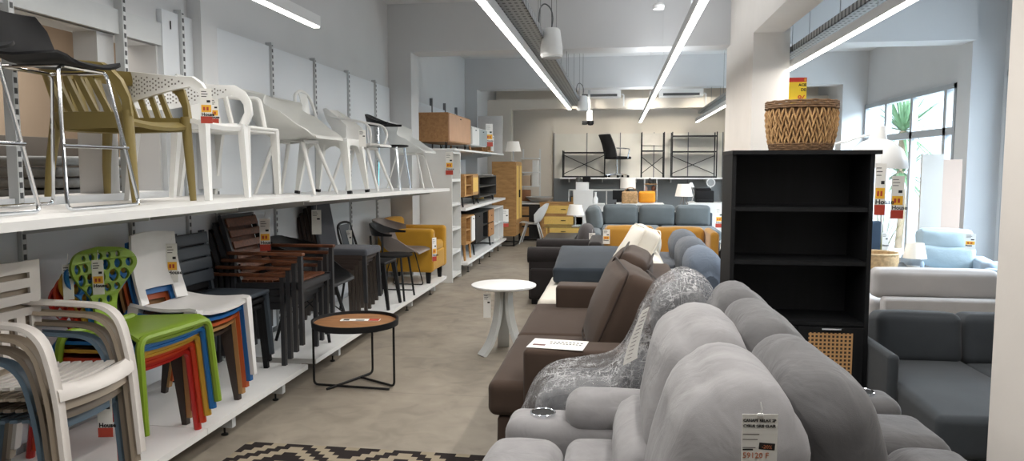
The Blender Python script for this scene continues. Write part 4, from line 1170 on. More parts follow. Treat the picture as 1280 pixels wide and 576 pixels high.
def rl(name, label, m, sgn, y0, splits, y1, xback, arms, dc=0.19, pa=0.135, fr=0.10, ds=0.0):
    """recliner sofa; sgn -1 faces -X, +1 faces +X; xback world x of the rear face; splits = y limits of the back cushions"""
    t = thing(name, label, 'sofa', (xback, y0, 0))
    X = lambda d: sgn*d            # d distance forward from the rear face
    L = y1-y0
    def rb(nm, d0, d1, a, c, z0, z1, r, puff=(0,0,0), wr=0.004, parent=t, n=6, seed=1.0):
        bb_ = MB(); bb_.rbox((X((d0+d1)/2),(a+c)/2,(z0+z1)/2),(abs(d1-d0),c-a,z1-z0),r,puff=puff,n=n,wr=wr,wf=5,seed=seed); return bb_.build(nm, m, parent, angle=80)
    rb('back_frame',0.0,fr,0.10,L-0.10,0.12,0.84,0.04,wr=0.003)
    rb('base',0.03,0.80-ds,0.14,L-0.14,0.06,0.36,0.03)
    for i in range(len(splits)-1):
        a, c = splits[i]-y0, splits[i+1]-y0
        # thick upper pillow leaning back over the frame
        b = MB(); Lc = c-a+0.03
        b.rbox((0,0,0),(2*pa,Lc,0.47),pa*0.93,puff=(0.02,0.0,0.025),n=12,wr=0.007,wf=4.2,seed=3.1*i+sgn)
        for v in b.bm.verts:      # gathered folds towards the ends, flatter belly
            e_ = abs(v.co.y)/(Lc/2); k_ = max(0,e_-0.45)**2
            v.co.z += 0.010*k_*math.sin(v.co.x*70+v.co.y*9) - 0.075*k_*max(0,v.co.z)/0.235; v.co.x += 0.008*k_*math.sin(v.co.z*62+i)
        b.bm.transform(Matrix.Translation((X(dc),(a+c)/2,0.825)) @ Matrix.Rotation(-sgn*0.24,4,'Y')); b.build('back_cushion', m, t, angle=80)
        pf = oval(0.30, 0.565, 0.115, 0.155, 0.25, n=30, k=2.4); pf = [(X(p[0]+dc-0.19+0.03), p[1]) for p in pf]
        b = MB(); b.pillow(pf, a+0.005, c-0.005, n=30, k=6.0, wr=0.006, wf=6, seed=7+i, pleat=0.004); b.build('lumbar_cushion', m, t, angle=80)
        rb('seat_cushion',0.30-ds*0.6,0.63-ds,a+0.004,c-0.004,0.34,0.52,0.055,puff=(0,0,0.02),wr=0.006,seed=i+2)
        rb('footrest_pad',0.635-ds,0.93-ds,a+0.004,c-0.004,0.20,0.515,0.075,puff=(0.01,0,0.015),wr=0.006,seed=i+5)
    for (a, c, cup) in arms:
        a -= y0; c -= y0
        ar = rb('arm',0.10,0.88-ds,a,c,0.05,0.55,0.06,wr=0.003)
        b = MB(); b.rbox((X(0.395-ds*0.5),(a+c)/2,0.575),(0.50,(c-a)*0.94,0.15),0.072,puff=(0,0,0.015),n=6,wr=0.006,wf=8,seed=a); b.build('arm_pad', m, t, angle=80)
        if cup:
            b = MB(); b.lathe([(0.052,0.545),(0.052,0.560),(0.049,0.5625),(0.046,0.560),(0.046,0.545)],28,(X(0.735-ds),(a+c)/2,0),cap=False)
            ch = b.build('cup_holder', M_chrome, t)
            b = MB(); b.lathe([(0.0,0.5575),(0.0465,0.558)],28,(X(0.735-ds),(a+c)/2,0),cap=False); b.build('cup_well', M_dark, ch)
    for d in (0.12,0.74-ds):
        for y in (0.2,L-0.2):
            b = MB(); b.bb(X(d)-0.03,y-0.03,0,X(d)+0.03,y+0.03,0.07); b.build('foot', M_blackplastic, t)
    return t
rl('recliner_sofa','light grey suede recliner sofa with cup holder in its arm, nearest in the picture', M_lgrey, -1, 1.36, [1.56,2.14,2.78], 3.02, 0.45, [(1.36,1.55,False),(2.79,3.02,True)])
rl('recliner_sofa','darker grey recliner sofa standing back to back with the light grey one', M_dgrey, 1, 1.50, [1.72,2.30,2.88,3.26], 3.50, 0.455, [(1.50,1.71,False),(3.27,3.50,True)], dc=0.072, pa=0.112, fr=0.06, ds=0.10)
# big price tag on the light grey recliner
t = thing('sale_tag', 'white sale tag pinned to the near back cushion of the light grey recliner', 'price tag', (0.295,1.515,1.05), R(6))
b = MB(); b.bb(-0.036,0,-0.17,0.036,0.0012,0); b.build('card', M_card, t, smooth=False)
M_grey_ink = mat('grey_ink',(120,112,110),0.7,var=0.0); M_orange_ink = mat('orange_ink',(196,120,84),0.7,var=0.0)
for i, (tx, sz, z, mm, bo) in enumerate((('CANAPE RELAX 2P',0.0079,-0.0155,M_ink,0.0002),('CYRUS GRIS CLAIR',0.0078,-0.027,M_ink,0.0002),('59120 F',0.0165,-0.0915,M_orange_ink,0.0),)):
    text_mesh('lettering', tx, sz, mm, t, (-0.034,-0.0006,z), (PI/2,0,0), bold=bo)
b = MB()
for z, w in ((-0.041,0.033),(-0.052,0.030),(-0.069,0.026)): b.bb(-0.034,-0.0005,z-0.0015,-0.034+w,0,z)
b.build('print', M_grey_ink, t, smooth=False)
b = MB(); b.bb(-0.034,-0.0005,-0.0755,-0.013,0,-0.0725); b.build('print', M_ink, t, smooth=False)
b = MB(); b.bb(-0.001,-0.0006,-0.074,0.031,0,-0.060,rot=(0,0.07,0)); pn = b.build('discount_panel', M_ink, t, smooth=False)
text_mesh('lettering', '-20%', 0.0105, M_orange_ink, pn, (0.004,-0.0014,-0.0705), (PI/2,0.07,0))
b = MB(); b.tube([(0,-0.001,-0.004),(0.002,-0.004,0.012),(0.0,0.0,0.026)],0.0012,6); b.build('pin_loop', M_whiteplastic, t)
b = MB(); b.rbox((0,-0.001,-0.001),(0.012,0.006,0.007),0.002,n=2); b.build('clip', M_whiteplastic, t)

# ---- plastic wrapped recliner armchair between the light grey sofa and the brown sofa
t = thing('wrapped_armchair', 'grey recliner armchair wrapped in clear plastic film before the brown sofa', 'armchair', (0.42,3.36,0))
M_wrapgrey = fabric('wrapped_grey_suede', (84,85,87), var=0.1, weave=400, big=0.3)
b = MB(); b.pillow([(0.46-p[0]-0.36,p[1]) for p in oval(0.20,0.79,0.14,0.25,0.28,k=2.6)], -0.215, 0.215, n=22, k=3.4, wr=0.012, seed=9); b.build('back_cushion', M_wrapgrey, t, angle=80)
b = MB(); b.pillow([(-p[0]-0.02,p[1]) for p in oval(0.27,0.55,0.11,0.15,0.25,k=2.4)], -0.22, 0.22, n=14, k=4, wr=0.01, seed=4); b.build('lumbar_cushion', M_wrapgrey, t, angle=80)
b = MB(); b.rbox((-0.50,0,0.43),(0.56,0.46,0.20),0.09,puff=(0,0,0.02),n=6,wr=0.01); b.build('seat_cushion', M_wrapgrey, t, angle=80)
b = MB(); b.rbox((-0.42,0,0.22),(0.78,0.52,0.34),0.06,n=5); b.build('base', M_wrapgrey, t, angle=80)
b = MB(); b.rbox((-0.02,0,0.48),(0.12,0.46,0.80),0.05,n=5); b.build('back_frame', M_wrapgrey, t, angle=80)
for s in (-1,1):
    b = MB(); b.rbox((-0.40,s*0.21,0.36),(0.62,0.10,0.38),0.05,puff=(0,0,0.02),n=5,wr=0.008); b.build('arm', M_wrapgrey, t, angle=80)
def film_mat():
    m = bpy.data.materials.new('clear_film'); m.use_nodes = True; nt = m.node_tree; nt.nodes.clear()
    N = nt.nodes.new; K = nt.links.new
    out = N('ShaderNodeOutputMaterial'); tr = N('ShaderNodeBsdfTransparent'); tr.inputs[0].default_value = (0.95,0.95,0.96,1)
    gl = N('ShaderNodeBsdfPrincipled'); gl.inputs['Base Color'].default_value = (0.75,0.75,0.76,1); gl.inputs['Roughness'].default_value = 0.3; gl.inputs['Specular IOR Level'].default_value = 0.9
    mx = N('ShaderNodeMixShader'); tc = N('ShaderNodeTexCoord')
    def wave(rot, sc, dist, lo, hi):
        mp = N('ShaderNodeMapping'); mp.inputs['Rotation'].default_value = rot; mp.inputs['Scale'].default_value = sc; K(tc.outputs['Object'], mp.inputs[0])
        n = N('ShaderNodeTexNoise'); n.inputs['Scale'].default_value = 1.0; n.inputs['Detail'].default_value = 5; n.inputs['Distortion'].default_value = dist
        K(mp.outputs[0], n.inputs['Vector'])
        # ridges at the mid level give thin crease lines
        s = N('ShaderNodeMath'); s.operation = 'SUBTRACT'; s.inputs[1].default_value = 0.5; K(n.outputs['Fac'], s.inputs[0])
        a = N('ShaderNodeMath'); a.operation = 'ABSOLUTE'; K(s.outputs[0], a.inputs[0])
        r = N('ShaderNodeMapRange'); r.inputs['From Min'].default_value = lo; r.inputs['From Max'].default_value = hi; r.inputs['To Min'].default_value = 1; r.inputs['To Max'].default_value = 0
        K(a.outputs[0], r.inputs[0]); return r.outputs[0], n.outputs['Fac']
    w1, n1 = wave((0.3,0.5,0.2), (4,30,10), 1.2, 0.0, 0.026)
    w2, n2 = wave((0.9,-0.4,1.0), (34,5,9), 1.5, 0.0, 0.024)
    w3, n3 = wave((0,0.7,0.5), (9,9,30), 2.0, 0.0, 0.018)
    m1 = N('ShaderNodeMath'); m1.operation = 'MAXIMUM'; K(w1, m1.inputs[0]); K(w2, m1.inputs[1])
    m2 = N('ShaderNodeMath'); m2.operation = 'MAXIMUM'; K(m1.outputs[0], m2.inputs[0]); K(w3, m2.inputs[1])
    big = N('ShaderNodeTexNoise'); big.inputs['Scale'].default_value = 5; big.inputs['Detail'].default_value = 3; K(tc.outputs['Object'], big.inputs['Vector'])
    bs = N('ShaderNodeMapRange'); bs.inputs['From Min'].default_value = 0.34; bs.inputs['From Max'].default_value = 0.55; K(big.outputs['Fac'], bs.inputs[0])
    mm = N('ShaderNodeMath'); mm.operation = 'MULTIPLY'; K(m2.outputs[0], mm.inputs[0]); K(bs.outputs[0], mm.inputs[1])
    fa = N('ShaderNodeMath'); fa.operation = 'MULTIPLY_ADD'; fa.inputs[1].default_value = 0.62; fa.inputs[2].default_value = 0.15; fa.use_clamp = True; K(mm.outputs[0], fa.inputs[0])
    K(fa.outputs[0], mx.inputs[0]); K(tr.outputs[0], mx.inputs[1]); K(gl.outputs[0], mx.inputs[2]); K(mx.outputs[0], out.inputs[0])
    bp = N('ShaderNodeBump'); bp.inputs['Strength'].default_value = 0.9; bp.inputs['Distance'].default_value = 0.02
    sm = N('ShaderNodeMath'); sm.operation = 'ADD'; K(n1, sm.inputs[0]); K(n2, sm.inputs[1]); K(sm.outputs[0], bp.inputs['Height']); K(bp.outputs[0], gl.inputs['Normal'])
    return m
# film: skin stretched from the seat front up over the back
b = MB(); g = []
prof_ = smooth_path([(-0.845,0,0.10),(-0.875,0,0.30),(-0.83,0,0.47),(-0.74,0,0.585),(-0.55,0,0.625),(-0.42,0,0.665),(-0.355,0,0.75),(-0.30,0,0.90),(-0.22,0,1.03),(-0.11,0,1.085),(0.0,0,1.03),(0.055,0,0.85),(0.06,0,0.5),(0.05,0,0.1)],4)
n_ = len(prof_); ys = [-1,-.96,-.88,-.7,-.45,-.15,.15,.45,.7,.88,.96,1]
for i, p in enumerate(prof_):
    row = []
    wz = 0.29 if p.z < 0.62 else 0.29-0.035*min(1,(p.z-0.62)/0.3)
    cx_, cz_ = -0.3, 0.35
    for y in ys:
        e = abs(y)**8; q = p.copy(); q.y = wz*math.copysign(min(1,abs(y)*1.02), y)
        q.x = q.x*(1-0.10*e)+cx_*0.10*e; q.z = q.z*(1-0.10*e)+cz_*0.10*e
        w = Vector((q.x*9, q.y*9, q.z*9)); q += Vector((noise.noise(w), 0.4*noise.noise(w+Vector((5,5,5))), noise.noise(w+Vector((9,1,3)))))*0.012
        row.append(q)
    g.append(row)
b.surf(g)
# side skirts
for s, j in ((-1,0),(1,len(ys)-1)):
    side = [g[i][j] for i in range(n_)]
    b.add([tuple(v) for v in side], [tuple(range(n_))])
b.build('plastic_film', film_mat(), t, angle=60)
tl = thing('paper_label', 'long white paper label hanging down the plastic wrapped armchair', 'label', (0.0,3.045,0))
b = MB(); g = []
for k in range(9):
    u = k/8; x = 0.035+0.075*u**1.3; z = 0.725+0.235*u; w = 0.062-0.03*u
    g.append([(x,0.0,z),(x+w*0.95,0.004,z+w*0.55)])
b.surf(g, 0.001); b.build('strip', M_card, tl)
b = MB(); g = []
for k in range(12):
    u = 0.08+0.075*k; x = 0.035+0.075*u**1.3+0.012; z = 0.725+0.235*u+0.008
    b.add([(x,-0.002,z),(x+0.02,-0.001,z+0.011),(x+0.02,-0.001,z+0.0135),(x,-0.002,z+0.0025)],[(0,1,2,3)])
b.build('print', M_grey_ink, tl, smooth=False)

def feet(t, xs, ys, h=0.075):
    for x in xs:
        for y in ys:
            b = MB(); b.lathe([(0.02,0),(0.027,h),(0,h)],10,(x,y,0)); b.build('foot', M_blackplastic, t)
# ---- brown two-seat sofa facing the aisle
t = thing('fabric_sofa', 'dark brown two-seat sofa with two big loose back pillows', 'sofa', (0,4.72,0))
def rbx(nm, x0, x1, y0, y1, z0, z1, r, m, par, puff=(0,0,0), rot=None, wr=0.003, n=5, seed=0):
    b = MB(); b.rbox(((x0+x1)/2,(y0+y1)/2,(z0+z1)/2),(x1-x0,y1-y0,z1-z0),r,puff=puff,rot=rot,wr=wr,n=n,seed=seed); return b.build(nm, m, par, angle=80)
rbx('base',-0.60,0.36,-1.06,1.14,0.07,0.27,0.03,M_brown,t); feet(t,(-0.52,0.28),(-0.95,1.03))
rbx('seat_cushion',-0.645,0.12,-1.08,0.03,0.27,0.455,0.045,M_brown,t,puff=(0,0,0.015))
rbx('seat_cushion',-0.645,0.12,0.035,1.15,0.27,0.455,0.045,M_brown,t,puff=(0,0,0.015))
rbx('arm',-0.46,0.40,-1.10,-0.86,0.08,0.635,0.03,M_brown,t)
rbx('arm',-0.46,0.40,0.93,1.17,0.08,0.635,0.03,M_brown,t)
rbx('backrest',0.15,0.42,-1.06,1.14,0.10,0.80,0.04,M_brown,t)
def loose(nm, cx, cy, cz, th, w, h, lean, rz, m, par, wr=0.01, seed=1.0, pip=None, k=3.2):
    """soft square cushion standing on edge: a bulging square with pinched corners and piping"""
    b = MB(); n = 14; M = Matrix.Rotation(rz,3,'Z') @ Matrix.Rotation(lean,3,'Y')
    c = Vector((cx,cy,cz)); G = [[None]*(n+1) for _ in range(n+1)]; G2 = [[None]*(n+1) for _ in range(n+1)]; edge = {}
    for i in range(n+1):
        for j in range(n+1):
            u = -1+2*i/n; v = -1+2*j/n
            u_ = math.sin(u*PI/2); v_ = math.sin(v*PI/2)
            pin = 1-0.06*(1-abs(u_))*abs(v_)**2-0.0; pin2 = 1-0.06*(1-abs(v_))*abs(u_)**2
            y = u_*w/2*pin2; z = v_*h/2*pin
            d = th/2*((1-abs(u_)**k)*(1-abs(v_)**k))**0.5
            q = Vector((0,y*8+seed,z*8)); d += (0.9*wr*noise.noise(q)) if d > 0.01 else 0
            e = (i in (0,n) or j in (0,n))
            A = c+M@Vector((-d-0.0,y,z)); B = c+M@Vector((d,y,z))
            G[i][j] = b.bm.verts.new(A); G2[i][j] = G[i][j] if e else b.bm.verts.new(B)
    for i in range(n):
        for j in range(n):
            for gg in (G, G2):
                try: b.bm.faces.new([gg[i][j],gg[i+1][j],gg[i+1][j+1],gg[i][j+1]])
                except ValueError: pass
    ring = [G[i][0].co.copy() for i in range(n)]+[G[n][j].co.copy() for j in range(n)]+[G[i][n].co.copy() for i in range(n,0,-1)]+[G[0][j].co.copy() for j in range(n,0,-1)]
    o = b.build(nm, m, par, angle=80)
    if pip is not None:
        b = MB(); b.tube(ring, 0.006, 6, closed=True); b.build('piping', pip, o)
    return o
def boxpillow(nm, cx, cy, cz, th, w, h, lean, rz, m, par, pip=None, seed=0, puff=0.035, r=0.05, wr=0.012):
    b = MB(); b.rbox((0,0,0),(th,w,h),r,puff=(puff,0,0.0),n=7,wr=wr,wf=5,seed=seed)
    Mx = Matrix.Rotation(rz,4,'Z') @ Matrix.Rotation(lean,4,'Y'); b.bm.transform(Matrix.Translation((cx,cy,cz)) @ Mx)
    o = b.build(nm, m, par, angle=80)
    if pip is not None:
        for s in (-1,1):
            x = s*(th/2-0.012); pts = rpath([(x,0,-h/2+0.004),(x,-w/2+0.004,-h/2+0.004),(x,-w/2+0.004,h/2-0.004),(x,w/2-0.004,h/2-0.004),(x,w/2-0.004,-h/2+0.004),(x,0,-h/2+0.004)],0.06,5)
            M3 = Mx.to_3x3(); b = MB(); b.tube([Vector((cx,cy,cz))+M3@Vector(p) for p in pts],0.006,6); b.build('piping', pip, o)
    return o
c1 = boxpillow('back_cushion',0.03,-0.40,0.70,0.24,0.76,0.54,0.40,0.10,M_brown,None,M_browndk,seed=2,puff=0.055,r=0.075); c1.location = (0,4.72,0)
tag(c1,'brown loose pillow leaning on the near half of the brown sofa back','cushion','brown sofa pillows')
c2 = boxpillow('back_cushion',0.04,0.46,0.70,0.22,0.72,0.58,0.44,-0.08,M_brown,None,M_browndk,seed=5,puff=0.055,r=0.075); c2.location = (0,4.72,0)
tag(c2,'brown loose pillow leaning on the far half of the brown sofa back','cushion','brown sofa pillows')
t = thing('paper_sign', 'white printed paper sign lying on the near arm of the brown sofa', 'sign', (-0.29,3.74,0.637), R(-7))
b = MB(); b.bb(-0.145,-0.10,0,0.145,0.10,0.0015); b.build('sheet', M_card, t, smooth=False)
b = MB()
for k in range(9): b.bb(-0.05+0.02*k,0.035,0.0015,-0.037+0.02*k,0.05,0.0019)
for k in range(10): b.bb(-0.045+0.017*k,0.0,0.0015,-0.033+0.017*k,0.014,0.0019)
b.build('print', M_ink, t, smooth=False)
b = MB(); b.bb(-0.125,-0.05,0.0015,-0.06,-0.02,0.0019); b.build('picture', mat('sofa_picture',(96,52,50),0.7,var=0.1), t, smooth=False)

# ---- cream sofa with navy cushion
t = thing('fabric_sofa', 'cream sofa behind the brown one, half hidden by a navy cushion', 'sofa', (0,6.72,0))
rbx('base',-0.58,0.36,-0.72,0.62,0.07,0.27,0.03,M_cream,t); feet(t,(-0.5,0.28),(-0.6,0.52))
rbx('seat_cushion',-0.64,0.15,-0.76,0.64,0.27,0.465,0.05,M_cream,t,puff=(0,0,0.012))
rbx('arm',-0.42,0.36,0.44,0.64,0.08,0.60,0.04,M_cream,t)
rbx('backrest',0.12,0.40,-0.74,0.64,0.10,0.80,0.07,M_cream,t,puff=(0,0,0.02))
c = boxpillow('loose_cushion',0.14,6.55,0.74,0.17,0.62,0.60,0.48,0.12,M_cream,None,M_cream,seed=8,puff=0.05,wr=0.03)
tag(c,'crumpled cream pillow leaning on the cream sofa back','cushion')
c = boxpillow('loose_cushion',0.26,7.02,0.80,0.15,0.45,0.36,0.15,0.3,M_cream,None,M_cream,seed=3,puff=0.04,wr=0.02)
tag(c,'small cream pillow behind the crumpled cream pillow','cushion')
b = MB(); b.rbox((0,0,0),(0.66,0.95,0.14),0.03,puff=(0,0,0.03),n=6,wr=0.006); b.bm.transform(Matrix.Rotation(R(7),4,'X')); o = b.build('seat_pad', M_navy, None, angle=80); o.location = (-0.24,7.16,0.615)
b = MB(); b.tube(rpath([(-0.33,-0.47,-0.075+0.02),(0.33,-0.47,-0.075+0.02),(0.325,-0.47,0.0)],0.02),0.005,6); b.bm.free()
tag(o,'big navy blue seat cushion lying flat on the cream sofa','cushion')

# ---- black sofa with rolled arms
t = thing('roll_arm_sofa', 'black sofa with a rolled arm left of the navy cushion', 'sofa', (-0.55,8.6,0))
rbx('base',-0.40,0.40,-0.46,0.56,0.08,0.42,0.03,M_blacksofa,t)
rbx('seat_cushion',-0.42,0.30,-0.26,0.44,0.42,0.56,0.05,M_blacksofa,t,puff=(0,0,0.02))
for y in (-0.36,0.58):
    b = MB(); b.rbox((-0.01,y,0.28),(0.82,0.14,0.44),0.02,n=3)
    a_ = b.build('arm', M_blacksofa, t)
    b = MB(); b.tube([(-0.435,y,0.56),(-0.40,y,0.56),(0.40,y,0.56)],[0.088,0.094,0.094],16); b.build('arm_roll', M_blacksofa, a_)
rbx('backrest',0.24,0.40,-0.40,0.56,0.1,0.72,0.05,M_blacksofa,t)
for x in (-0.36,0.34):
    for y in (-0.36,0.5):
        b = MB(); b.bb(x-0.03,y-0.03,0,x+0.03,y+0.03,0.09); b.build('foot', M_blackplastic, t)

# ---- blue grey sofa facing the windows, pillows along its back
t = thing('fabric_sofa', 'blue grey sofa seen from behind, left of the black bookcase', 'sofa', (0.45,6.65,0))
rbx('base',0.0,0.74,-1.05,1.10,0.07,0.30,0.03,M_bluegrey,t); feet(t,(0.08,0.66),(-0.95,1.0))
rbx('back_panel',-0.02,0.13,-1.08,-0.02,0.15,0.66,0.04,M_bluegrey,t)
rbx('back_panel',-0.04,0.13,0.0,1.10,0.15,0.68,0.04,M_bluegrey,t)
rbx('seat_cushion',0.14,0.76,-0.92,0.0,0.30,0.46,0.05,M_bluegrey,t,puff=(0,0,0.015))
rbx('seat_cushion',0.14,0.76,0.01,0.94,0.30,0.46,0.05,M_bluegrey,t,puff=(0,0,0.015))
rbx('arm',0.02,0.76,-1.10,-0.93,0.08,0.58,0.04,M_bluegrey,t)
rbx('arm',0.02,0.76,0.95,1.12,0.08,0.58,0.04,M_bluegrey,t)
for k, (y, w, m, lb) in enumerate(((1.02+6.3,0.72,M_bluegrey,'farthest'),(0.30+6.25,0.74,M_bluegrey,'middle'),(-0.46+6.2,0.78,M_bluep,'nearest'))):
    b = MB(); b.pillow([(p[0],p[1]) for p in oval(0.0,0.0,0.15,0.25,-0.25,k=2.5)], -w/2, w/2, n=18, k=3.2, wr=0.012, seed=k*2.0, pleat=0.01)
    o = b.build('back_pillow', m, None, angle=80); o.location = (0.68,y,0.70)
    tag(o, 'blue grey back pillow on the blue grey sofa, %s of the three' % lb, 'cushion', 'blue grey back pillows')

# ---- ochre sofa facing the camera
t = thing('fabric_sofa', 'ochre yellow sofa facing the camera in front of the slate corner sofa', 'sofa', (0.48,8.75,0))
rbx('base',-0.62,0.62,-0.62,0.1,0.07,0.30,0.03,M_ochre,t); feet(t,(-0.54,0.54),(-0.54,0.03))
rbx('seat_cushion',-0.60,-0.005,-0.66,-0.05,0.30,0.44,0.05,M_ochre,t,puff=(0,0,0.015))
rbx('seat_cushion',0.0,0.52,-0.66,-0.05,0.30,0.44,0.05,M_ochre,t,puff=(0,0,0.015))
rbx('back_cushion',-0.62,-0.035,-0.08,0.14,0.36,0.86,0.06,M_ochre,t,puff=(0,0.03,0.01),wr=0.006)
rbx('back_cushion',-0.025,0.54,-0.08,0.14,0.36,0.85,0.06,M_ochre,t,puff=(0,0.03,0.01),wr=0.006)
rbx('arm',0.545,0.64,-0.5,0.16,0.10,0.84,0.04,M_ochre,t)
rbx('frame_back',-0.62,0.62,0.12,0.2,0.10,0.70,0.03,M_ochre,t)
price_tag('price tag hanging at the left end of the ochre sofa', (-0.11,8.6,0.83), h=0.17, w=0.08, red=False)
price_tag('price tag on the small dark grey armchair', (-0.32,10.0,0.66), h=0.18, w=0.085, red=False, word=True)
t = thing('fabric_armchair', 'small dark grey armchair with rounded back beyond the navy cushion', 'armchair', (-0.42,10.35,0))
M_dkgreyfab = fabric('dark_grey_fabric',(74,70,70),var=0.08,weave=420)
b = MB(); b.pillow([(p[0],p[1]) for p in oval(0,0.52,0.13,0.25,0.1,k=2.3)], -0.26, 0.30, n=16, k=2.6, wr=0.01); b.build('backrest', M_dkgreyfab, t, angle=80)
rbx('seat',-0.2,0.3,-0.25,0.3,0.08,0.42,0.05,M_dkgreyfab,t); feet(t,(-0.12,0.22),(-0.18,0.22),0.085)
rbx('arm',0.12,0.26,-0.30,0.28,0.10,0.56,0.06,M_dkgreyfab,t)

# ---- slate corner sofa
t = thing('corner_sofa', 'slate grey corner sofa with three back cushions facing the camera, before the desks', 'sofa', (0.6,13.6,0))
rbx('base',-1.15,1.15,-0.85,0.35,0.07,0.30,0.03,M_slate2,t); feet(t,(-1.05,1.05),(-0.75,0.25))
rbx('seat_cushion',-0.85,0.18,-0.9,0.1,0.30,0.50,0.05,M_slatefab,t,puff=(0,0,0.015)); rbx('seat_cushion',0.19,1.16,-0.9,0.1,0.30,0.49,0.05,M_slatefab,t,puff=(0,0,0.015))
for x0, x1 in ((-0.84,-0.20),(-0.18,0.46),(0.48,1.09)): rbx('back_cushion',x0,x1,0.05,0.27,0.48,0.86,0.07,M_slatefab,t,puff=(0,0.03,0.01))
rbx('back_frame',-1.1,1.15,0.25,0.36,0.1,0.72,0.03,M_slate2,t)
b = MB(); b.rbox((-0.99,-0.30,0.64),(0.24,0.85,0.42),0.08,puff=(0.03,0,0.02),n=6,rot=(0,-0.18,0.0)); b.build('corner_cushion', M_slatefab, t, angle=80)
rbx('chaise',-1.06,-0.85,-1.5,0.2,0.10,0.48,0.06,M_slatefab,t,puff=(0,0,0.02))
price_tag('price tag at the right end of the slate corner sofa', (1.78,13.2,0.85), h=0.35, w=0.12)
# low tables on the far left of the sofas
t = thing('low_table', 'black low coffee table beyond the rolled arm black sofa', 'coffee table', (-0.93,12.35,0))
b = MB(); b.bb(-0.26,-0.8,0.33,0.26,0.8,0.38,bev=0.004); b.build('table_top', mat('black_wood',(44,42,42),0.4,var=0.08), t)
b = MB(); b.bb(-0.24,-0.78,0.05,0.24,0.78,0.33); b.build('drawer_body', M_black, t, smooth=False)
for x in (-0.2,0.2):
    for y in (-0.72,0.72):
        b = MB(); b.bb(x-0.02,y-0.02,0,x+0.02,y+0.02,0.05); b.build('foot', M_black, t)
t = thing('glass_table', 'glass topped low table on a wooden frame carrying the white lamp', 'coffee table', (-0.92,14.3,0))
b = MB(); b.bb(-0.45,-0.4,0.40,0.45,0.4,0.412); b.build('glass_top', glass_mat('table_glass',(0.85,0.92,0.9,1),0.15), t, smooth=False)
b = MB(); b.bb(-0.45,-0.4,0.2,0.45,0.4,0.23); b.build('shelf', M_oak2, t, smooth=False)
for x in (-0.42,0.42):
    for y in (-0.37,0.37):
        b = MB(); b.bb(x-0.02,y-0.02,0,x+0.02,y+0.02,0.40); b.build('leg', M_oak2, t)
def lamp(label, loc, hs, rs, base_h, tri=False, name='table_lamp'):
    t = thing(name, label, 'lamp', loc)
    b = MB(); b.lathe([(rs,base_h),(rs*0.72,base_h+hs)],28,cap=False); b.build('lamp_shade', M_shade, t)
    if tri:
        for a in (90,210,330):
            b = MB(); b.tube([(0.02*math.cos(R(a)),0.02*math.sin(R(a)),base_h+0.02),(0.14*math.cos(R(a)),0.14*math.sin(R(a)),0)],[0.012,0.009],8); b.build('leg', mat('grey_wood',(120,116,110),0.5), t)
    else:
        b = MB(); b.lathe([(0,0),(0.07,0),(0.07,0.012),(0.012,0.02),(0.011,base_h+hs*0.5),(0,base_h+hs*0.5)],16,cap=False); b.build('stem', M_lightgrey, t)
    return t
M_shade = mat('lamp_shade_cloth',(238,234,226),0.8,var=0.01,emit=(255,246,232),estr=0.15)
lamp('white shaded lamp standing on the low table before the rattan dresser', (-0.78,14.2,0.413), 0.2, 0.17, 0.22)
# black side table and remote right of the blue grey sofa
t = thing('side_table', 'black low side table right of the ochre sofa beside the blue grey pillows', 'table', (0.98,9.45,0))
b = MB(); b.bb(-0.3,-0.3,0.50,0.3,0.3,0.545,bev=0.004); b.build('table_top', M_black, t)
for x in (-0.27,0.27):
    for y in (-0.27,0.27):
        b = MB(); b.bb(x-0.02,y-0.02,0,x+0.02,y+0.02,0.5); b.build('leg', M_black, t)
b = MB(); b.rbox((0,0,0.012),(0.17,0.05,0.022),0.008,n=2); o = b.build('remote_control', M_blackplastic); o.location = (1.05,9.3,0.546); tag(o,'black remote control lying on the black side table','remote control')
# ================================================================ FAR LEFT: WHITE BOOKCASE, SIDEBOARDS, WARDROBE
M_panelwhite = mat('bookcase_white',(222,223,221),0.5,var=0.02)
M_cane = cane_mat('cane_web', (206,160,90), (110,78,40), 60)
M_canelight = mat('cane_pale', (222,184,100), 0.7, var=0.12, scale=60)
M_dgreywood = mat('dark_grey_wood', (72,70,68), 0.5, var=0.08)
M_blackwood = mat('black_painted_wood', (27,28,30), 0.5, var=0.12, scale=30, stretch=(1,1,0.15))
t = thing('white_bookcase', 'tall white bookcase with open shelves closing the end of the chair display', 'bookcase', (-2.86,9.6,0))
def pb(par, nm, x0, y0, z0, x1, y1, z1, m, bev=0.0, rot=None):
    b = MB(); b.bb(x0,y0,z0,x1,y1,z1,bev,rot=rot); return b.build(nm, m, par, smooth=bev > 0)
pb(t,'side_panel',0.11,0.0,0,0.69,0.02,1.77,M_panelwhite); pb(t,'side_panel',0.11,0.54,0,0.69,0.56,1.77,M_panelwhite)
pb(t,'back_panel',0.11,0.02,0.0,0.125,0.54,1.77,M_panelwhite)
for z in (0.09,0.41,0.73,1.06,1.39,1.77): pb(t,'shelf',0.125,0.02,z-0.035,0.688,0.54,z,M_panelwhite)
price_tag('price tag on the front edge of the tall white bookcase', (-2.20,9.59,1.75), h=0.30, w=0.1)
shelf_plank('display_shelf', 'white top shelf carrying the wooden sideboard at the far left', -2.855, -2.13, 9.6, 13.9, 1.80, 1.80, 0.026, 'shelf', (11.3,12.2,13.1))
shelf_plank('display_shelf', 'white middle shelf carrying the small cane cabinet at the far left', -2.855, -2.10, 10.18, 13.9, 0.975, 0.975, 0.04, 'shelf', (11.3,12.2,13.1))
plinth('low white display platform under the black sideboard at the far left', 10.18, 13.9, 0.2, -2.08)
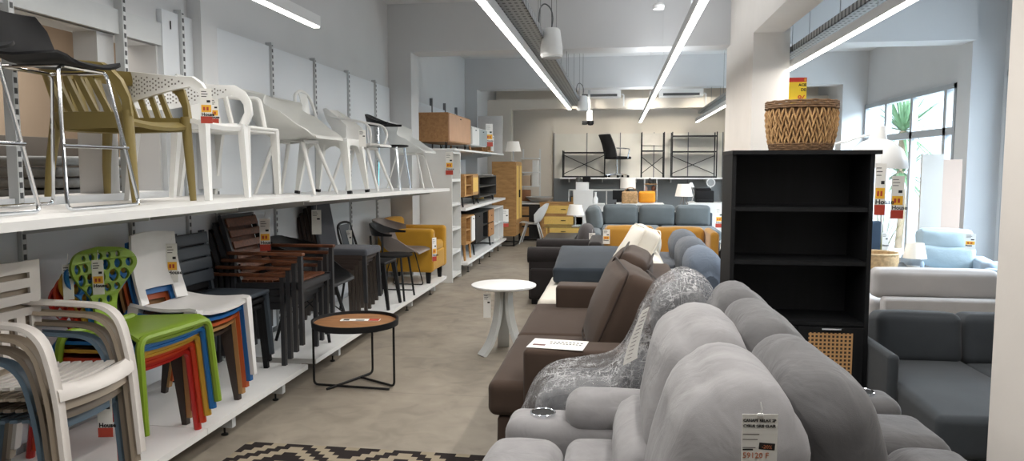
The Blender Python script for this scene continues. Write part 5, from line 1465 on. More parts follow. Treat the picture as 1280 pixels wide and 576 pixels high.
def cabinet(name, label, loc, d, w, h, legh, body, fronts, legm=M_black, legr=0.012, top=None, hair=False):
    """long case facing +X; fronts = list of (y0, y1, material, kind)"""
    t = thing(name, label, 'sideboard', loc)
    if any(k == 'open' for *_, k in fronts):
        pb(t,'bottom_panel',-d,0,legh,0,w,legh+0.02,body); pb(t,'top_panel',-d,0,legh+h-0.02,0,w,legh+h,top or body); pb(t,'back_panel',-d,0.0,legh+0.02,-d+0.015,w,legh+h-0.02,body)
        pb(t,'side_panel',-d,0,legh+0.02,0,0.02,legh+h-0.02,body); pb(t,'side_panel',-d,w-0.02,legh+0.02,0,w,legh+h-0.02,body)
        for (y0, y1, m, k) in fronts[:-1]: pb(t,'divider',-d,y1-0.008,legh+0.02,-0.005,y1+0.008,legh+h-0.02,body)
    else: pb(t,'case',-d,0,legh,-0.004,w,legh+h,body)
    for (y0, y1, m, k) in fronts:
        if k == 'door':
            o = pb(t,'door',-0.004,y0+0.006,legh+0.015,0.012,y1-0.006,legh+h-0.015,m)
            b = MB(); b.bb(0.012,(y0+y1)/2-0.03,legh+h-0.06,0.02,(y0+y1)/2+0.03,legh+h-0.045); b.build('handle', M_black, o, smooth=False)
        elif k == 'cane':
            o = pb(t,'door',-0.004,y0+0.006,legh+0.015,0.010,y1-0.006,legh+h-0.015,body)
            b = MB(); b.bb(0.010,y0+0.05,legh+0.05,0.012,y1-0.05,legh+h-0.05); b.build('cane_panel', m, o, smooth=False)
        elif k == 'open':
            pb(t,'shelf',-d+0.015,y0+0.01,legh+h*0.5-0.008,-0.01,y1-0.01,legh+h*0.5+0.008,body)
        elif k == 'drawers':
            for q in range(2):
                o = pb(t,'drawer',-0.004,y0+0.006,legh+0.012+q*h/2,0.012,y1-0.006,legh+h/2-0.008+q*h/2,m)
                b = MB(); b.bb(0.012,(y0+y1)/2-0.02,legh+h*0.25+q*h/2,0.022,(y0+y1)/2+0.02,legh+h*0.25+0.012+q*h/2); b.build('handle', M_black, o, smooth=False)
    for y in (0.12, w-0.12):
        for x in (-d+0.06,-0.06):
            b = MB()
            if hair:
                b.tube([(x,y-0.06,legh),(x,y,0),(x,y+0.06,legh)],0.006,6)
            else: b.tube([(x,y,legh),(x+(0.02 if x > -d/2 else -0.02),y,0)],[legr*1.3,legr],8)
            b.build('leg', legm, t)
    return t
M_woodorange = wood('sideboard_wood', (158,114,72), (182,138,92), 3, (8,2,8))
M_pinkwood = mat('sideboard_front',(196,154,122),0.55,var=0.05)
cabinet('sideboard','brown wooden sideboard on black hairpin legs on the far top shelf',(-2.30,9.98,1.803),0.50,1.52,0.40,0.10,M_woodorange,[(0.0,1.52,M_pinkwood,'door')],hair=True)
cabinet('sideboard','low white and grey sideboard beside the brown wooden one on the top shelf',(-2.30,11.62,1.803),0.42,1.36,0.30,0.10,M_panelwhite,[(0,0.62,M_white,'door'),(0.62,1.36,mat('pale_grey_door',(164,174,176),0.5),'door')],legm=M_oak)
cabinet('small_shelf','small brown shelf with white end at the far end of the top shelf',(-2.30,13.1,1.801),0.35,0.62,0.32,0.03,M_woodorange,[(0,0.34,M_woodorange,'open'),(0.34,0.62,M_white,'door')])
price_tag('price tag on the white and grey sideboard of the top shelf', (-2.26,13.04,2.32), rz=R(35), h=0.40, w=0.14)
cabinet('cane_cabinet','small oak cabinet with a pale cane door on the middle shelf',(-2.14,10.24,0.977),0.42,1.06,0.32,0.15,M_oak2,[(0,0.12,M_canelight,'cane'),(0.12,0.58,M_oak2,'open'),(0.58,1.06,M_canelight,'cane')])
cabinet('television_unit','dark grey cabinet on the middle shelf beside the small cane cabinet',(-2.14,11.42,0.977),0.42,1.65,0.34,0.09,M_dgreywood,[(0,1.75,M_dgreywood,'open')])
cabinet('open_cabinet','small oak cabinet with open shelves on the low platform',(-2.12,10.26,0.202),0.40,0.64,0.40,0.24,M_oak2,[(0,0.38,M_oak2,'open'),(0.38,0.64,M_white,'door')],legm=M_oak2,legr=0.018)
cabinet('sideboard','black sideboard with wood drawers on the low platform',(-2.12,10.96,0.202),0.44,1.68,0.46,0.18,M_blackwood,[(0,0.62,M_blackwood,'door'),(0.62,1.14,M_blackwood,'open'),(1.14,1.68,M_oak,'drawers')])
cabinet('open_shelf','low white open shelf between the black sideboard and the wardrobe',(-2.12,12.72,0.202),0.40,1.05,0.60,0.03,M_panelwhite,[(0,0.52,M_white,'open'),(0.52,1.05,M_white,'open')])
price_tag('price tag on the far end of the low white open shelf', (-2.08,13.80,0.76), rz=R(30), h=0.34, w=0.12, yel=False)
# things between the shelves
for i, (x, y, z, c, lb) in enumerate(((-2.6,13.1,0.976,(200,160,60),'yellow box standing on the middle shelf beyond the dark grey cabinet'),(-2.45,13.3,0.976,(60,60,62),'black box standing on the middle shelf beside the yellow box'),(-2.5,13.55,0.976,(214,212,208),'white box at the far end of the middle shelf'))):
    b = MB(); b.bb(0,0,0,0.2,0.16,0.36+0.04*i,bev=0.004); o = b.build('carton', mat('carton_%d' % i, c, 0.6)); o.location = (x,y,z+0.001); tag(o, lb, 'box')
# wardrobe
t = thing('wardrobe', 'oak wardrobe with cane door strips on a black metal frame', 'wardrobe', (-2.42,14.25,0))
pb(t,'case',0,0.0,0.2,0.46,0.92,1.66,M_oak2)
for k in range(2):
    o = pb(t,'door',0.46,0.01+0.455*k,0.45,0.478,0.455+0.455*k,1.64,M_oak2)
    b = MB(); b.bb(0.478,0.08+0.455*k,0.52,0.481,0.39+0.455*k,1.58); b.build('cane_panel', M_canelight, o, smooth=False)
    b = MB(); b.bb(0.478,0.43-0.0*k,0.95,0.50,0.445,1.1) if k == 0 else b.bb(0.478,0.475,0.95,0.50,0.49,1.1); b.build('handle', M_black, o, smooth=False)
o = pb(t,'drawer',0.46,0.01,0.22,0.478,0.91,0.435,M_oak2)
for x in (0.03,0.43):
    for y in (0.03,0.89):
        b = MB(); b.bb(x-0.015,y-0.015,0,x+0.015,y+0.015,0.2); b.build('leg', M_black, t, smooth=False)
b = MB(); b.tube([(0.03,0.03,0.01),(0.43,0.03,0.01),(0.43,0.89,0.01),(0.03,0.89,0.01)],0.012,6,closed=True); b.build('floor_frame', M_black, t)
lamp('white shaded lamp standing on the oak wardrobe', (-2.05,14.62,1.662), 0.2, 0.16, 0.2)
# white stock shelf with cartons, dresser, desk and chair
t = thing('stock_shelf', 'white shelf rack with cartons behind the wardrobe', 'shelf', (-2.0,15.75,0))
for z in (0.82,1.15,1.45,1.75): pb(t,'board',-0.05,0,z-0.02,0.34,0.35,z,M_panelwhite)
for x in (-0.05,0.32): pb(t,'upright',x,0.33,0,x+0.03,0.36,1.95,M_panelwhite)
for i, (x, z, w, h, c) in enumerate(((-0.04,1.15,0.2,0.22,(196,172,146)),(-0.04,1.45,0.24,0.26,(210,192,170)),(-0.03,0.82,0.18,0.24,(150,104,72)),(0.2,1.15,0.12,0.55,(232,232,228)))):
    b = MB(); b.bb(0,0,0,w,0.2,h,bev=0.004); o = b.build('carton', mat('stock_carton_%d' % i, c, 0.7)); o.location = (-2.0+x,15.8,z+0.001)
    tag(o, ('pale brown carton on the white rack behind the wardrobe','large cream carton above it on the white rack behind the wardrobe','small brown carton low on the white rack behind the wardrobe','tall white carton standing at the right of the white rack')[i], 'box')
b = MB(); b.lathe([(0.06,0),(0.14,0.02),(0.24,0.10),(0.25,0.12),(0.235,0.115),(0.13,0.035),(0,0.03)],24,cap=False,sx=1.2); o = b.build('basin', mat('basin_grey',(172,174,174),0.4)); o.location = (-1.62,15.6,0.805); tag(o,'grey bowl shaped basin on the black desk beside the white rack','basin')
t = thing('desk', 'black desk with oak drawers behind the white chair', 'desk', (-2.05,15.42,0))
pb(t,'desk_top',-0.02,0,0.77,0.48,0.45,0.80,M_white); pb(t,'case',0.0,0.02,0.04,0.46,0.43,0.77,M_blackwood)
for k in range(3): 
    o = pb(t,'drawer',0.02,0.004,0.10+0.22*k,0.22,0.02,0.28+0.22*k,M_oak2 if k else M_oak2)
t = thing('dresser', 'oak dresser with three pale cane drawers and a bracket base', 'dresser', (-1.58,15.3,0))
pb(t,'case',0,0,0.08,0.98,0.45,0.80,M_oak2); pb(t,'top_panel',-0.01,-0.012,0.80,0.99,0.46,0.82,M_oak2)
for k in range(3):
    o = pb(t,'drawer',0.03,-0.012,0.11+0.23*k,0.95,0.0,0.32+0.23*k,M_oak2)
    b = MB(); b.bb(0.09,-0.015,0.135+0.23*k,0.89,-0.012,0.295+0.23*k); b.build('cane_panel', M_canelight, o, smooth=False)
    b = MB(); b.bb(0.44,-0.028,0.21+0.23*k,0.54,-0.015,0.222+0.23*k); b.build('handle', M_black, o, smooth=False)
for x in (0.05,0.93):
    b = MB(); b.bb(x-0.03,0.02,0,x+0.03,0.4,0.08); b.build('foot', M_black, t, smooth=False)
t = make_shell('light grey plastic chair standing sideways before the black desk', (-1.70,14.88,0.0), mat('pale_grey_plastic',(206,208,208),0.45,var=0.02), legs='angled', w=0.2, arm=0.0, hback=0.82, rz=PI)
b = MB(); b.bb(-0.26,0,0,0.26,0.03,0.95,bev=0.004); o = b.build('display_board', mat('board_white',(208,206,204),0.6)); o.location = (-2.42,16.42,1.35) ; b = MB()
o.location = (-2.38,13.84,1.802); o.scale = (0.9,1,0.75); tag(o,'white display board standing at the end of the far top shelf','board')

# ================================================================ BACK WALL
b = MB()
for k in range(5):
    b.bb(-1.48+0.78*k, 17.62, 0, -1.48+0.78*k+0.765, 17.66, 1.29)
struct(b.build('trim_50', mat('grey_panel',(136,140,142),0.6,var=0.02), smooth=False))
b = MB()
for k in range(5): b.bb(-1.48+0.78*k, 17.62, 1.29, -1.48+0.78*k+0.765, 17.66, 2.34)
struct(b.build('trim_51', mat('lit_panel',(222,218,208),0.7,var=0.02), smooth=False))
for k in range(6):
    b = MB(); b.bb(-1.495+0.78*k,17.6,0,-1.475+0.78*k,17.63,2.36); struct(b.build('trim_%d' % (52+k), mat('grey_upright',(110,112,114),0.5), smooth=False))
t = thing('display_shelf', 'long white shelf on the far back wall under the office chair', 'shelf', (-1.3,17.0,0))
pb(t,'board',0,0,1.285,3.75,0.6,1.315,M_white)
for k in range(5): pb(t,'bracket',0.18+0.78*k,0.2,1.20,0.20+0.78*k,0.6,1.285,M_lightgrey)
def rack(label, x0, x1, top, posts, mid, xb):
    t = thing('metal_rack', label, 'shelf rack', (x0,17.1,1.316))
    w = x1-x0
    for x in (0.0,w):
        for y in (0.0,0.38):
            b = MB(); b.bb(x-0.012,y-0.012,0,x+0.012,y+0.012,posts); b.build('post', M_black, t, smooth=False)
    for z in mid: pb(t,'shelf',0,-0.01,z-0.03,w,0.39,z,M_black)
    for s in (0,1):
        b = MB(); b.tube([(0,0.385,xb[s]),(w,0.385,xb[1-s])],0.009,6); b.build('cross_brace', M_black, t)
    return t
rack('low black metal rack with crossed braces at the left of the back wall', -1.24, -0.28, 0.6, 0.62, (0.03,0.585), (0.08,0.52))
rack('tall black metal rack with crossed braces right of the office chair', 0.56, 1.06, 1.0, 1.03, (0.62,), (0.08,0.48))
rack('wide black metal rack with crossed braces at the right of the back wall', 1.24, 2.22, 1.0, 1.03, (0.03,0.60,0.95), (0.08,0.5))
b = MB(); b.bb(0,0,0,0.66,0.02,0.28); o = b.build('pale_board', mat('pale_board',(214,208,198),0.7)); o.location = (0.55,17.575,2.34-0.28); tag(o,'pale board hung behind the top of the tall black rack','board')
t = thing('office_chair', 'black office chair with mesh back and chrome base on the back wall shelf', 'office chair', (-0.0,17.3,1.316), R(40))
for k in range(5):
    a = R(72*k+20); b = MB(); b.bar((0,0,0.08),(0.26*math.cos(a),0.26*math.sin(a),0.055),0.04,0.022,0.03,0.02); lg = b.build('base_arm', M_chrome, t)
    b = MB(); b.lathe([(0,0),(0.028,0),(0.028,0.05),(0,0.05)],10,(0.265*math.cos(a),0.265*math.sin(a),0.0)); b.build('castor', M_blackplastic, lg)
b = MB(); b.lathe([(0.025,0.07),(0.025,0.3),(0.016,0.3),(0.016,0.42),(0,0.42)],12,cap=False); b.build('gas_lift', M_chrome, t)
b = MB(); b.rbox((0.02,0,0.45),(0.46,0.46,0.06),0.025,n=4,puff=(0,0,0.01)); b.build('seat', M_blackplastic, t)
b = MB(); b.surf([[(-0.2-0.20*k/8+0.03*math.sin(PI*k/8)-0.02*v*v*-1, 0.22*v*(1-0.1*k/8), 0.46+0.52*k/8) for v in (-1,-.5,0,.5,1)] for k in range(9)],0.03); b.build('backrest', mat('mesh_black',(40,40,42),0.6,var=0.1), t)
for s in (-1,1):
    b = MB(); b.tube(rpath([(0.12,s*0.24,0.44),(0.16,s*0.25,0.66),(-0.22,s*0.25,0.67)],0.04),0.013,8); b.build('arm', M_chrome, t)
# ---------------------------------------------------------------- desk islands before the back wall
t = thing('white_cabinet', 'white cube cabinet on the floor islands behind the corner sofa', 'cabinet', (-0.69,15.3,0))
pb(t,'case',-0.2,0,0.30,0.2,0.4,1.08,M_white); pb(t,'door',-0.19,-0.015,0.32,0.19,0,1.06,M_white); pb(t,'stand',-0.2,0.02,0,0.2,0.38,0.30,M_black)
b = MB(); b.bb(-0.13,0,0,0.13,0.25,0.16,bev=0.004); o = b.build('white_box', M_whiteplastic); o.location = (-0.71,15.4,1.081); tag(o,'small white box standing on the white cube cabinet','box')
b = MB(); b.rbox((0,0,0.06),(0.16,0.2,0.12),0.02,n=3); o = b.build('black_speaker', M_blackplastic); o.location = (-0.62,15.5,1.242); tag(o,'small black device standing on top of the white box','device')
b = MB(); b.lathe([(0.04,0),(0.055,0.03),(0.055,0.09),(0,0.10)],14,cap=False); o = b.build('grey_pot', mat('grey_pot',(110,112,108),0.6)); o.location = (-0.79,15.5,1.242); tag(o,'grey pot on the white box beside the black device','pot')
t = thing('open_shelf', 'low white open shelf at the back behind the white cube cabinet', 'shelf', (-1.05,16.2,0))
for z in (0.32,0.7,1.06): pb(t,'board',0,0,z-0.025,1.25,0.35,z,M_panelwhite)
for x in (0,0.4,0.82,1.225): pb(t,'divider',x,0,0,x+0.025,0.35,1.06,M_panelwhite)
t = thing('rattan_box', 'small rattan fronted box in the low white open shelf', 'box', (-0.9,16.1,0.702)); 
pb(t,'case',-0.1,0.12,0,0.12,0.3,0.22,M_dgreywood); pb(t,'cane_panel',-0.08,0.11,0.02,0.10,0.12,0.20,M_cane)
t = thing('white_stand', 'low white stand carrying the white vase', 'stand', (-0.42,15.3,0)); pb(t,'stand_top',-0.12,-0.02,0.77,0.18,0.3,0.80,M_white); pb(t,'stand_body',-0.09,0,0,0.15,0.28,0.77,M_white)
b = MB(); b.lathe([(0.035,0),(0.05,0.02),(0.05,0.10),(0.022,0.15),(0.02,0.22),(0.026,0.235),(0,0.235)],18,cap=False); o = b.build('vase', M_whiteplastic); o.location = (-0.43,15.42,0.801); tag(o,'white vase standing on the low white stand','vase')
t = thing('desk', 'white desk behind the corner sofa carrying the wicker basket', 'desk', (0.1,15.2,0)); pb(t,'desk_top',-0.10,0,0.78,0.86,0.55,0.81,M_white)
for x in (-0.05,0.8):
    for y in (0.03,0.5): pb(t,'leg',x,y-0.02,0,x+0.04,y+0.02,0.78,M_white)
M_wick = mat('wicker_tan',(186,148,104),0.75,var=0.3,scale=40,bump=0.8,bscale=60)
t = thing('wicker_basket', 'tan wicker basket on the white desk below the white lamp shade', 'basket', (0.27,15.35,0.811))
b = MB(); b.rbox((0,0,0.12),(0.32,0.28,0.24),0.03,n=4,wr=0.008,wf=20); b.build('body', M_wick, t)
b = MB(); b.tube(smooth_path([(-0.12,0,0.22),(-0.06,0,0.30),(0.06,0,0.32),(0.14,0,0.24)],4),0.008,6); b.build('handle', M_wick, t)
b = MB(); b.rbox((0,0,0.13),(0.34,0.12,0.24),0.05,n=5,puff=(0,0.03,0)); o = b.build('throw_pillow', mat('orange_velvet',(226,148,34),0.8,var=0.1)); o.location = (0.62,15.35,0.812); tag(o,'orange pillow on the white desk beside the wicker basket','cushion')
t = thing('floor_lamp', 'lamp with white drum shade standing behind the wicker basket', 'lamp', (0.24,15.95,0))
b = MB(); b.lathe([(0.165,1.10),(0.16,1.33)],28,cap=False); b.build('lamp_shade', M_shade, t); b = MB(); b.lathe([(0,0),(0.13,0),(0.13,0.02),(0.015,0.03),(0.015,1.2),(0,1.2)],16,cap=False); b.build('stem', M_black, t)
t = thing('computer_monitor', 'black monitor behind the wicker basket', 'monitor', (0.06,15.9,0)); pb(t,'stand',-0.1,0,0,0.1,0.3,0.8,M_dgreywood); pb(t,'screen',-0.14,0.0,0.86,0.22,0.03,1.06,M_blackplastic); pb(t,'foot',-0.06,0.03,0.80,0.06,0.15,0.88,M_blackplastic)
t = thing('display_shelf', 'small wall shelf unit with ornaments above the orange pillow', 'shelf', (0.58,15.9,0))
for x in (0,0.26): pb(t,'post',x,0,0,x+0.02,0.2,1.3,M_lightgrey)
for z in (0.86,1.05,1.2): pb(t,'board',0,0,z-0.015,0.28,0.2,z,M_oak2)
for i, (x, z, r_, h, c, lb) in enumerate(((0.04,1.051,0.035,0.1,(214,170,150),'pink round ornament on the small shelf unit'),(0.12,1.201,0.04,0.12,(40,40,42),'black ornament on top of the small shelf unit'),(0.2,1.051,0.05,0.11,(120,76,56),'brown frame ornament on the small shelf unit'),(0.12,0.861,0.06,0.12,(120,64,48),'reddish brown ornament low on the small shelf unit'),(0.22,0.861,0.03,0.15,(206,200,190),'cream bottle shaped ornament low on the small shelf unit'))):
    b = MB(); b.lathe([(r_*0.7,0),(r_,h*0.35),(r_*0.8,h*0.8),(r_*0.3,h),(0,h)],14,cap=False); o = b.build('ornament', mat('ornament_%d' % i, c, 0.5)); o.location = (0.58+x,16.0,z); tag(o, lb, 'ornament')
t = thing('desk', 'white desk behind the corner sofa carrying the black printer', 'desk', (1.55,15.3,0)); pb(t,'desk_top',-0.10,0,0.79,0.72,0.55,0.83,M_white); pb(t,'drawer_front',-0.08,-0.01,0.68,0.70,0.0,0.78,M_white); pb(t,'case',-0.08,0.0,0.02,0.70,0.52,0.79,M_white)
t = thing('printer', 'black printer on the white desk at the right', 'printer', (1.78,15.5,0.831)); pb(t,'body',-0.17,0,0,0.2,0.3,0.24,M_blackplastic,bev=0.02); pb(t,'paper_tray',-0.14,-0.03,0.03,0.17,0.0,0.06,M_black); pb(t,'lid',-0.16,0.02,0.24,0.14,0.28,0.29,M_blackplastic,bev=0.01)
b = MB(); b.lathe([(0,-0.01),(0.085,-0.01),(0.09,0.0),(0.09,0.02),(0,0.02)],24); b.bm.transform(Matrix.Rotation(PI/2,4,'X')); o = b.build('clock', M_panelwhite); o.location = (1.95,15.86,1.23); 
b = MB(); b.lathe([(0,0.0),(0.07,0.0)],24,cap=False); b.bm.transform(Matrix.Translation((0,-0.021,0)) @ Matrix.Rotation(PI/2,4,'X')); b.build('clock_face', mat('clock_face',(150,152,152),0.5), o); b = MB(); b.tube([(0,0.0,-0.09),(0,0,-0.395)],0.012,8); b.build('stand', M_lightgrey, o)
tag(o,'round white clock on a stand behind the black printer','clock')
lamp('tripod lamp with white shade standing on the shelf left of the printer', (1.36,15.35,0.66), 0.25, 0.18, 0.3, tri=True, name='tripod_lamp')
t = thing('stand', 'low pale cabinet carrying the tripod lamp', 'cabinet', (1.36,15.35,0)); pb(t,'case',-0.26,-0.2,0.0,0.08,0.2,0.655,M_panelwhite)
t = thing('desk_lamp', 'small white desk lamp between the tripod lamp and the printer', 'lamp', (1.56,15.75,0.831))
b = MB(); b.lathe([(0,0),(0.06,0),(0.06,0.015),(0,0.02)],16,cap=False); b.build('base', M_whiteplastic, t); b = MB(); b.tube([(0,0,0.01),(0.05,0,0.2),(-0.02,0,0.34)],0.008,6); b.build('arm', M_whiteplastic, t)
b = MB(); b.lathe([(0.07,0.30),(0.03,0.40),(0,0.405)],18,(-0.02,0,0),cap=False); b.build('lamp_head', M_whiteplastic, t)
# ================================================================ RIGHT: BOOKCASE, BASKET, LAMP, SECTIONAL, WINDOW BAY
M_bk = mat('black_ash', (22,23,25), 0.55, var=0.25, scale=25, stretch=(1,1,0.1), spec=0.25)
t = thing('black_bookcase', 'black wooden bookcase with three open bays above cane doors', 'bookcase', (0.63,4.2,0))
W, D, Hh = 0.742, 0.37, 1.62
pb(t,'side_panel',0,0.0,0.0,0.022,D,Hh,M_bk); pb(t,'side_panel',W-0.022,0,0,W,D,Hh,M_bk); pb(t,'back_panel',0.022,D-0.012,0.08,W-0.022,D,Hh,M_bk)
pb(t,'top_panel',-0.004,-0.02,Hh,W+0.03,D,Hh+0.022,M_bk)
for z in (1.33,1.035,0.70): pb(t,'shelf',0.022,0.01,z-0.022,W-0.022,D-0.012,z,M_bk)
pb(t,'bottom_panel',0.022,0.0,0.08,W-0.022,D-0.012,0.10,M_bk); pb(t,'plinth',0.0,0.02,0,W,0.04,0.08,M_bk)
M_canep = cane_mat('cane_webbing', (196,152,102), (58,42,30), 46)
for k in range(2):
    x0 = 0.024+0.348*k; x1 = x0+0.342
    o = pb(t,'door',x0,-0.018,0.10,x1,0.0,0.675,M_bk)
    b = MB(); b.bb(x0+0.055,-0.0195,0.20,x1-0.055,-0.018,0.645); b.build('cane_panel', M_canep, o, smooth=False)
    b = MB(); b.bb((x0+x1)/2-0.05,-0.034,0.664,(x0+x1)/2+0.05,-0.018,0.672); b.build('handle', M_chrome, o, smooth=False)
t = thing('storage_basket', 'woven water hyacinth basket standing on top of the black bookcase', 'basket', (1.03,4.39,1.6425))
def wicker():
    m, nt, b_, out = _new('hyacinth_weave')
    tc = nt.nodes.new('ShaderNodeTexCoord'); n = nt.nodes.new('ShaderNodeTexNoise'); n.inputs['Scale'].default_value = 60; n.inputs['Detail'].default_value = 3
    mp = nt.nodes.new('ShaderNodeMapping'); mp.inputs['Scale'].default_value = (1,1,0.4); nt.links.new(tc.outputs['Object'], mp.inputs[0]); nt.links.new(mp.outputs[0], n.inputs['Vector'])
    rp = nt.nodes.new('ShaderNodeValToRGB'); rp.color_ramp.elements[0].position = 0.3; rp.color_ramp.elements[1].position = 0.7
    rp.color_ramp.elements[0].color = lin((140,102,62)); rp.color_ramp.elements[1].color = lin((212,172,120))
    nt.links.new(n.outputs['Fac'], rp.inputs[0]); nt.links.new(rp.outputs[0], b_.inputs['Base Color']); b_.inputs['Roughness'].default_value = 0.85
    return m
M_hy = wicker()
M_rope = mat('brown_rope',(120,92,66),0.85,var=0.25,scale=50,bump=0.6,bscale=120)
def basket_r(z): return 0.160+0.028*z/0.27+0.010*math.sin(PI*min(1,z/0.27))
b = MB()
NC = 58
for r_ in range(6):        # braided scales
    z = 0.055+0.03*r_
    for c in range(NC):
        a = 2*PI*(c+0.5*(r_ % 2))/NC; rr = basket_r(z)+0.003*((c*7+r_*3) % 5)/5
        up = Vector((0,0,1)); out_ = Vector((math.cos(a),math.sin(a),0)); tn = Vector((-math.sin(a),math.cos(a),0))
        sg = 1 if (c+r_) % 2 else -1; p0 = out_*(rr-0.003)+Vector((0,0,z-0.026))-tn*0.007*sg; p1 = out_*(rr+0.004)+Vector((0,0,z)); p2 = out_*(rr-0.003)+Vector((0,0,z+0.026))+tn*0.007*sg
        b.tube([p0,p1,p2],[0.0045,0.0072,0.0045],6,flat=0.8)
b.build('woven_body', M_hy, t)
b = MB(); b.lathe([(0.0,0.004),(basket_r(0)-0.012,0.004),(basket_r(0.12)-0.008,0.12),(basket_r(0.24)-0.01,0.25),(basket_r(0.24)-0.016,0.25),(basket_r(0.1)-0.016,0.1),(0,0.012)],40,cap=False); b.build('liner', M_rope, t)
for zs_, nm in (((0.006,0.016,0.026,0.036),'base_rope'),((0.238,0.249,0.260,0.270),'rim_rope')):
    b = MB()
    for z in zs_:
        rr = basket_r(z)+0.004; b.tube([(rr*math.cos(2*PI*k/48),rr*math.sin(2*PI*k/48),z+0.0022*math.sin(k*2.1+z*300)) for k in range(48)],0.0065,6,closed=True)
    b.build(nm, M_rope, t)
# hanging sale sign far behind the bookcase
t = thing('sale_sign', 'yellow and red hanging sale sign seen above the woven basket', 'sign', (2.23,9.9,2.34))
b = MB(); b.bb(-0.16,0,0,0.145,0.006,0.345); b.build('card', mat('sign_yellow',(246,200,44),0.6,var=0.05), t, smooth=False)
b = MB(); b.bb(-0.16,-0.002,0.29,0.145,0,0.345); b.build('red_band', mat('sign_red',(206,52,30),0.6), t, smooth=False)
M_signred = MATS['sign_red']
for tx, z, sz, mm in (('E',0.30,0.05,M_yellow),('ACE',0.235,0.05,M_ink),('DE',0.175,0.05,M_ink),('%',0.02,0.15,M_signred)):
    text_mesh('lettering', tx, sz, mm, t, (0.138,-0.003,z), (PI/2,0,0), align='RIGHT', bold=0.0012)
b = MB(); b.tube([(0.0,0.003,0.345),(0.0,0.003,0.66)],0.002,6); b.build('cord', M_lightgrey, t)
# floor lamp with dome shade
t = thing('floor_lamp', 'white floor lamp with a big metal dome shade beside the black bookcase', 'floor lamp', (1.56,5.66,0))
b = MB(); b.lathe([(0.205,1.54),(0.20,1.60),(0.165,1.68),(0.10,1.735),(0.062,1.75),(0.058,1.77),(0.052,1.835),(0.045,1.845),(0,1.846)],36,(0.30,0,0),cap=False); b.lathe([(0.205,1.54),(0.198,1.542),(0.195,1.60),(0.16,1.675),(0.095,1.728),(0,1.74)],36,(0.30,0,0),cap=False); b.build('lamp_shade', M_whiteplastic, t)
b = MB(); b.tube(smooth_path([(0,0,0.02),(0,0,1.2),(-0.02,0,1.66),(0.1,0,1.74),(0.26,0,1.79)],5),0.009,8); b.build('pole', M_whiteplastic, t)
b = MB(); b.lathe([(0,0),(0.14,0),(0.14,0.02),(0.02,0.03),(0,0.03)],28,cap=False); b.build('base', M_whiteplastic, t)
price_tag('price tag hanging at the right edge of the black bookcase', (1.392,4.165,1.57), h=0.275, w=0.055)
price_tag('price tag hanging from the dome floor lamp', (1.955,5.5,1.49), h=0.30, w=0.085)

# ---- charcoal sectional with chaise
t = thing('sectional_sofa', 'charcoal grey sectional sofa with chaise right of the black bookcase', 'sofa', (1.95,4.1,0))
rbx('arm',-0.57,-0.515,-0.20,0.62,0.0,0.60,0.024,M_charcoal,t)
rbx('chaise_base',-0.51,0.04,-0.64,0.42,0.08,0.24,0.03,M_charcoal,t)
b = MB(); b.rbox((0,0,0),(0.56,1.08,0.20),0.04,puff=(0,0,0.012),n=6,wr=0.003); b.bm.transform(Matrix.Translation((-0.235,-0.12,0.34))); b.build('chaise_cushion', M_charcoal, t, angle=80)
rbx('seat_base',0.05,0.86,-0.12,0.42,0.08,0.24,0.03,M_charcoal,t)
rbx('seat_cushion',0.05,0.84,-0.20,0.42,0.24,0.435,0.04,M_charcoal,t,puff=(0,0,0.012))
rbx('back_frame',-0.50,0.86,0.60,0.70,0.08,0.60,0.03,M_charcoal,t)
for x0, x1 in ((-0.43,0.035),(0.045,0.84)): rbx('back_cushion',x0,x1,0.36,0.60,0.40,0.70,0.055,M_charcoal,t,puff=(0,0.02,0.008),rot=(-0.12,0,0))
for x in (-0.42,0.78):
    b = MB(); b.bb(x-0.03,-0.1,0,x+0.03,0.0,0.1); b.build('foot', M_blackplastic, t)
b = MB(); b.tube(smooth_path([(0,0,0.25),(-0.02,-0.02,0.15),(-0.06,-0.03,0.05),(-0.10,-0.03,0.012),(-0.16,0,0.012)],5),0.006,6); b.tube(smooth_path([(0.03,0.02,0.25),(0.01,0,0.13),(-0.02,-0.01,0.04),(-0.05,0.02,0.012)],5),0.006,6)
o = b.build('power_cable', M_blackplastic); o.location = (1.52,3.05,0); tag(o,'black cables looping down beside the white column in front of the charcoal chaise','cable')
# ---- beige sofa seen from behind
M_beige = fabric('grey_beige_fabric', (176,172,170), var=0.05, weave=400)
t = thing('fabric_sofa', 'pale grey beige sofa seen from behind beyond the charcoal sectional', 'sofa', (2.65,6.35,0))
rbx('frame_back',-0.50,0.62,-0.12,0.0,0.10,0.50,0.03,M_beige,t)
b = MB(); b.rbox((-0.07,0.06,0.60),(0.96,0.18,0.24),0.055,puff=(0,0.01,0.008),n=6,wr=0.004); b.build('back_cushion', M_beige, t, angle=80)
b = MB(); b.rbox((0.63,0.06,0.60),(0.40,0.18,0.24),0.055,puff=(0,0.01,0.008),n=6,wr=0.004); b.build('back_cushion', M_beige, t, angle=80)
rbx('seat_cushion',-0.52,0.62,0.15,0.72,0.24,0.44,0.05,M_beige,t)
rbx('base',-0.50,0.60,0.0,0.68,0.07,0.24,0.03,M_beige,t); feet(t,(-0.42,0.52),(0.08,0.6))
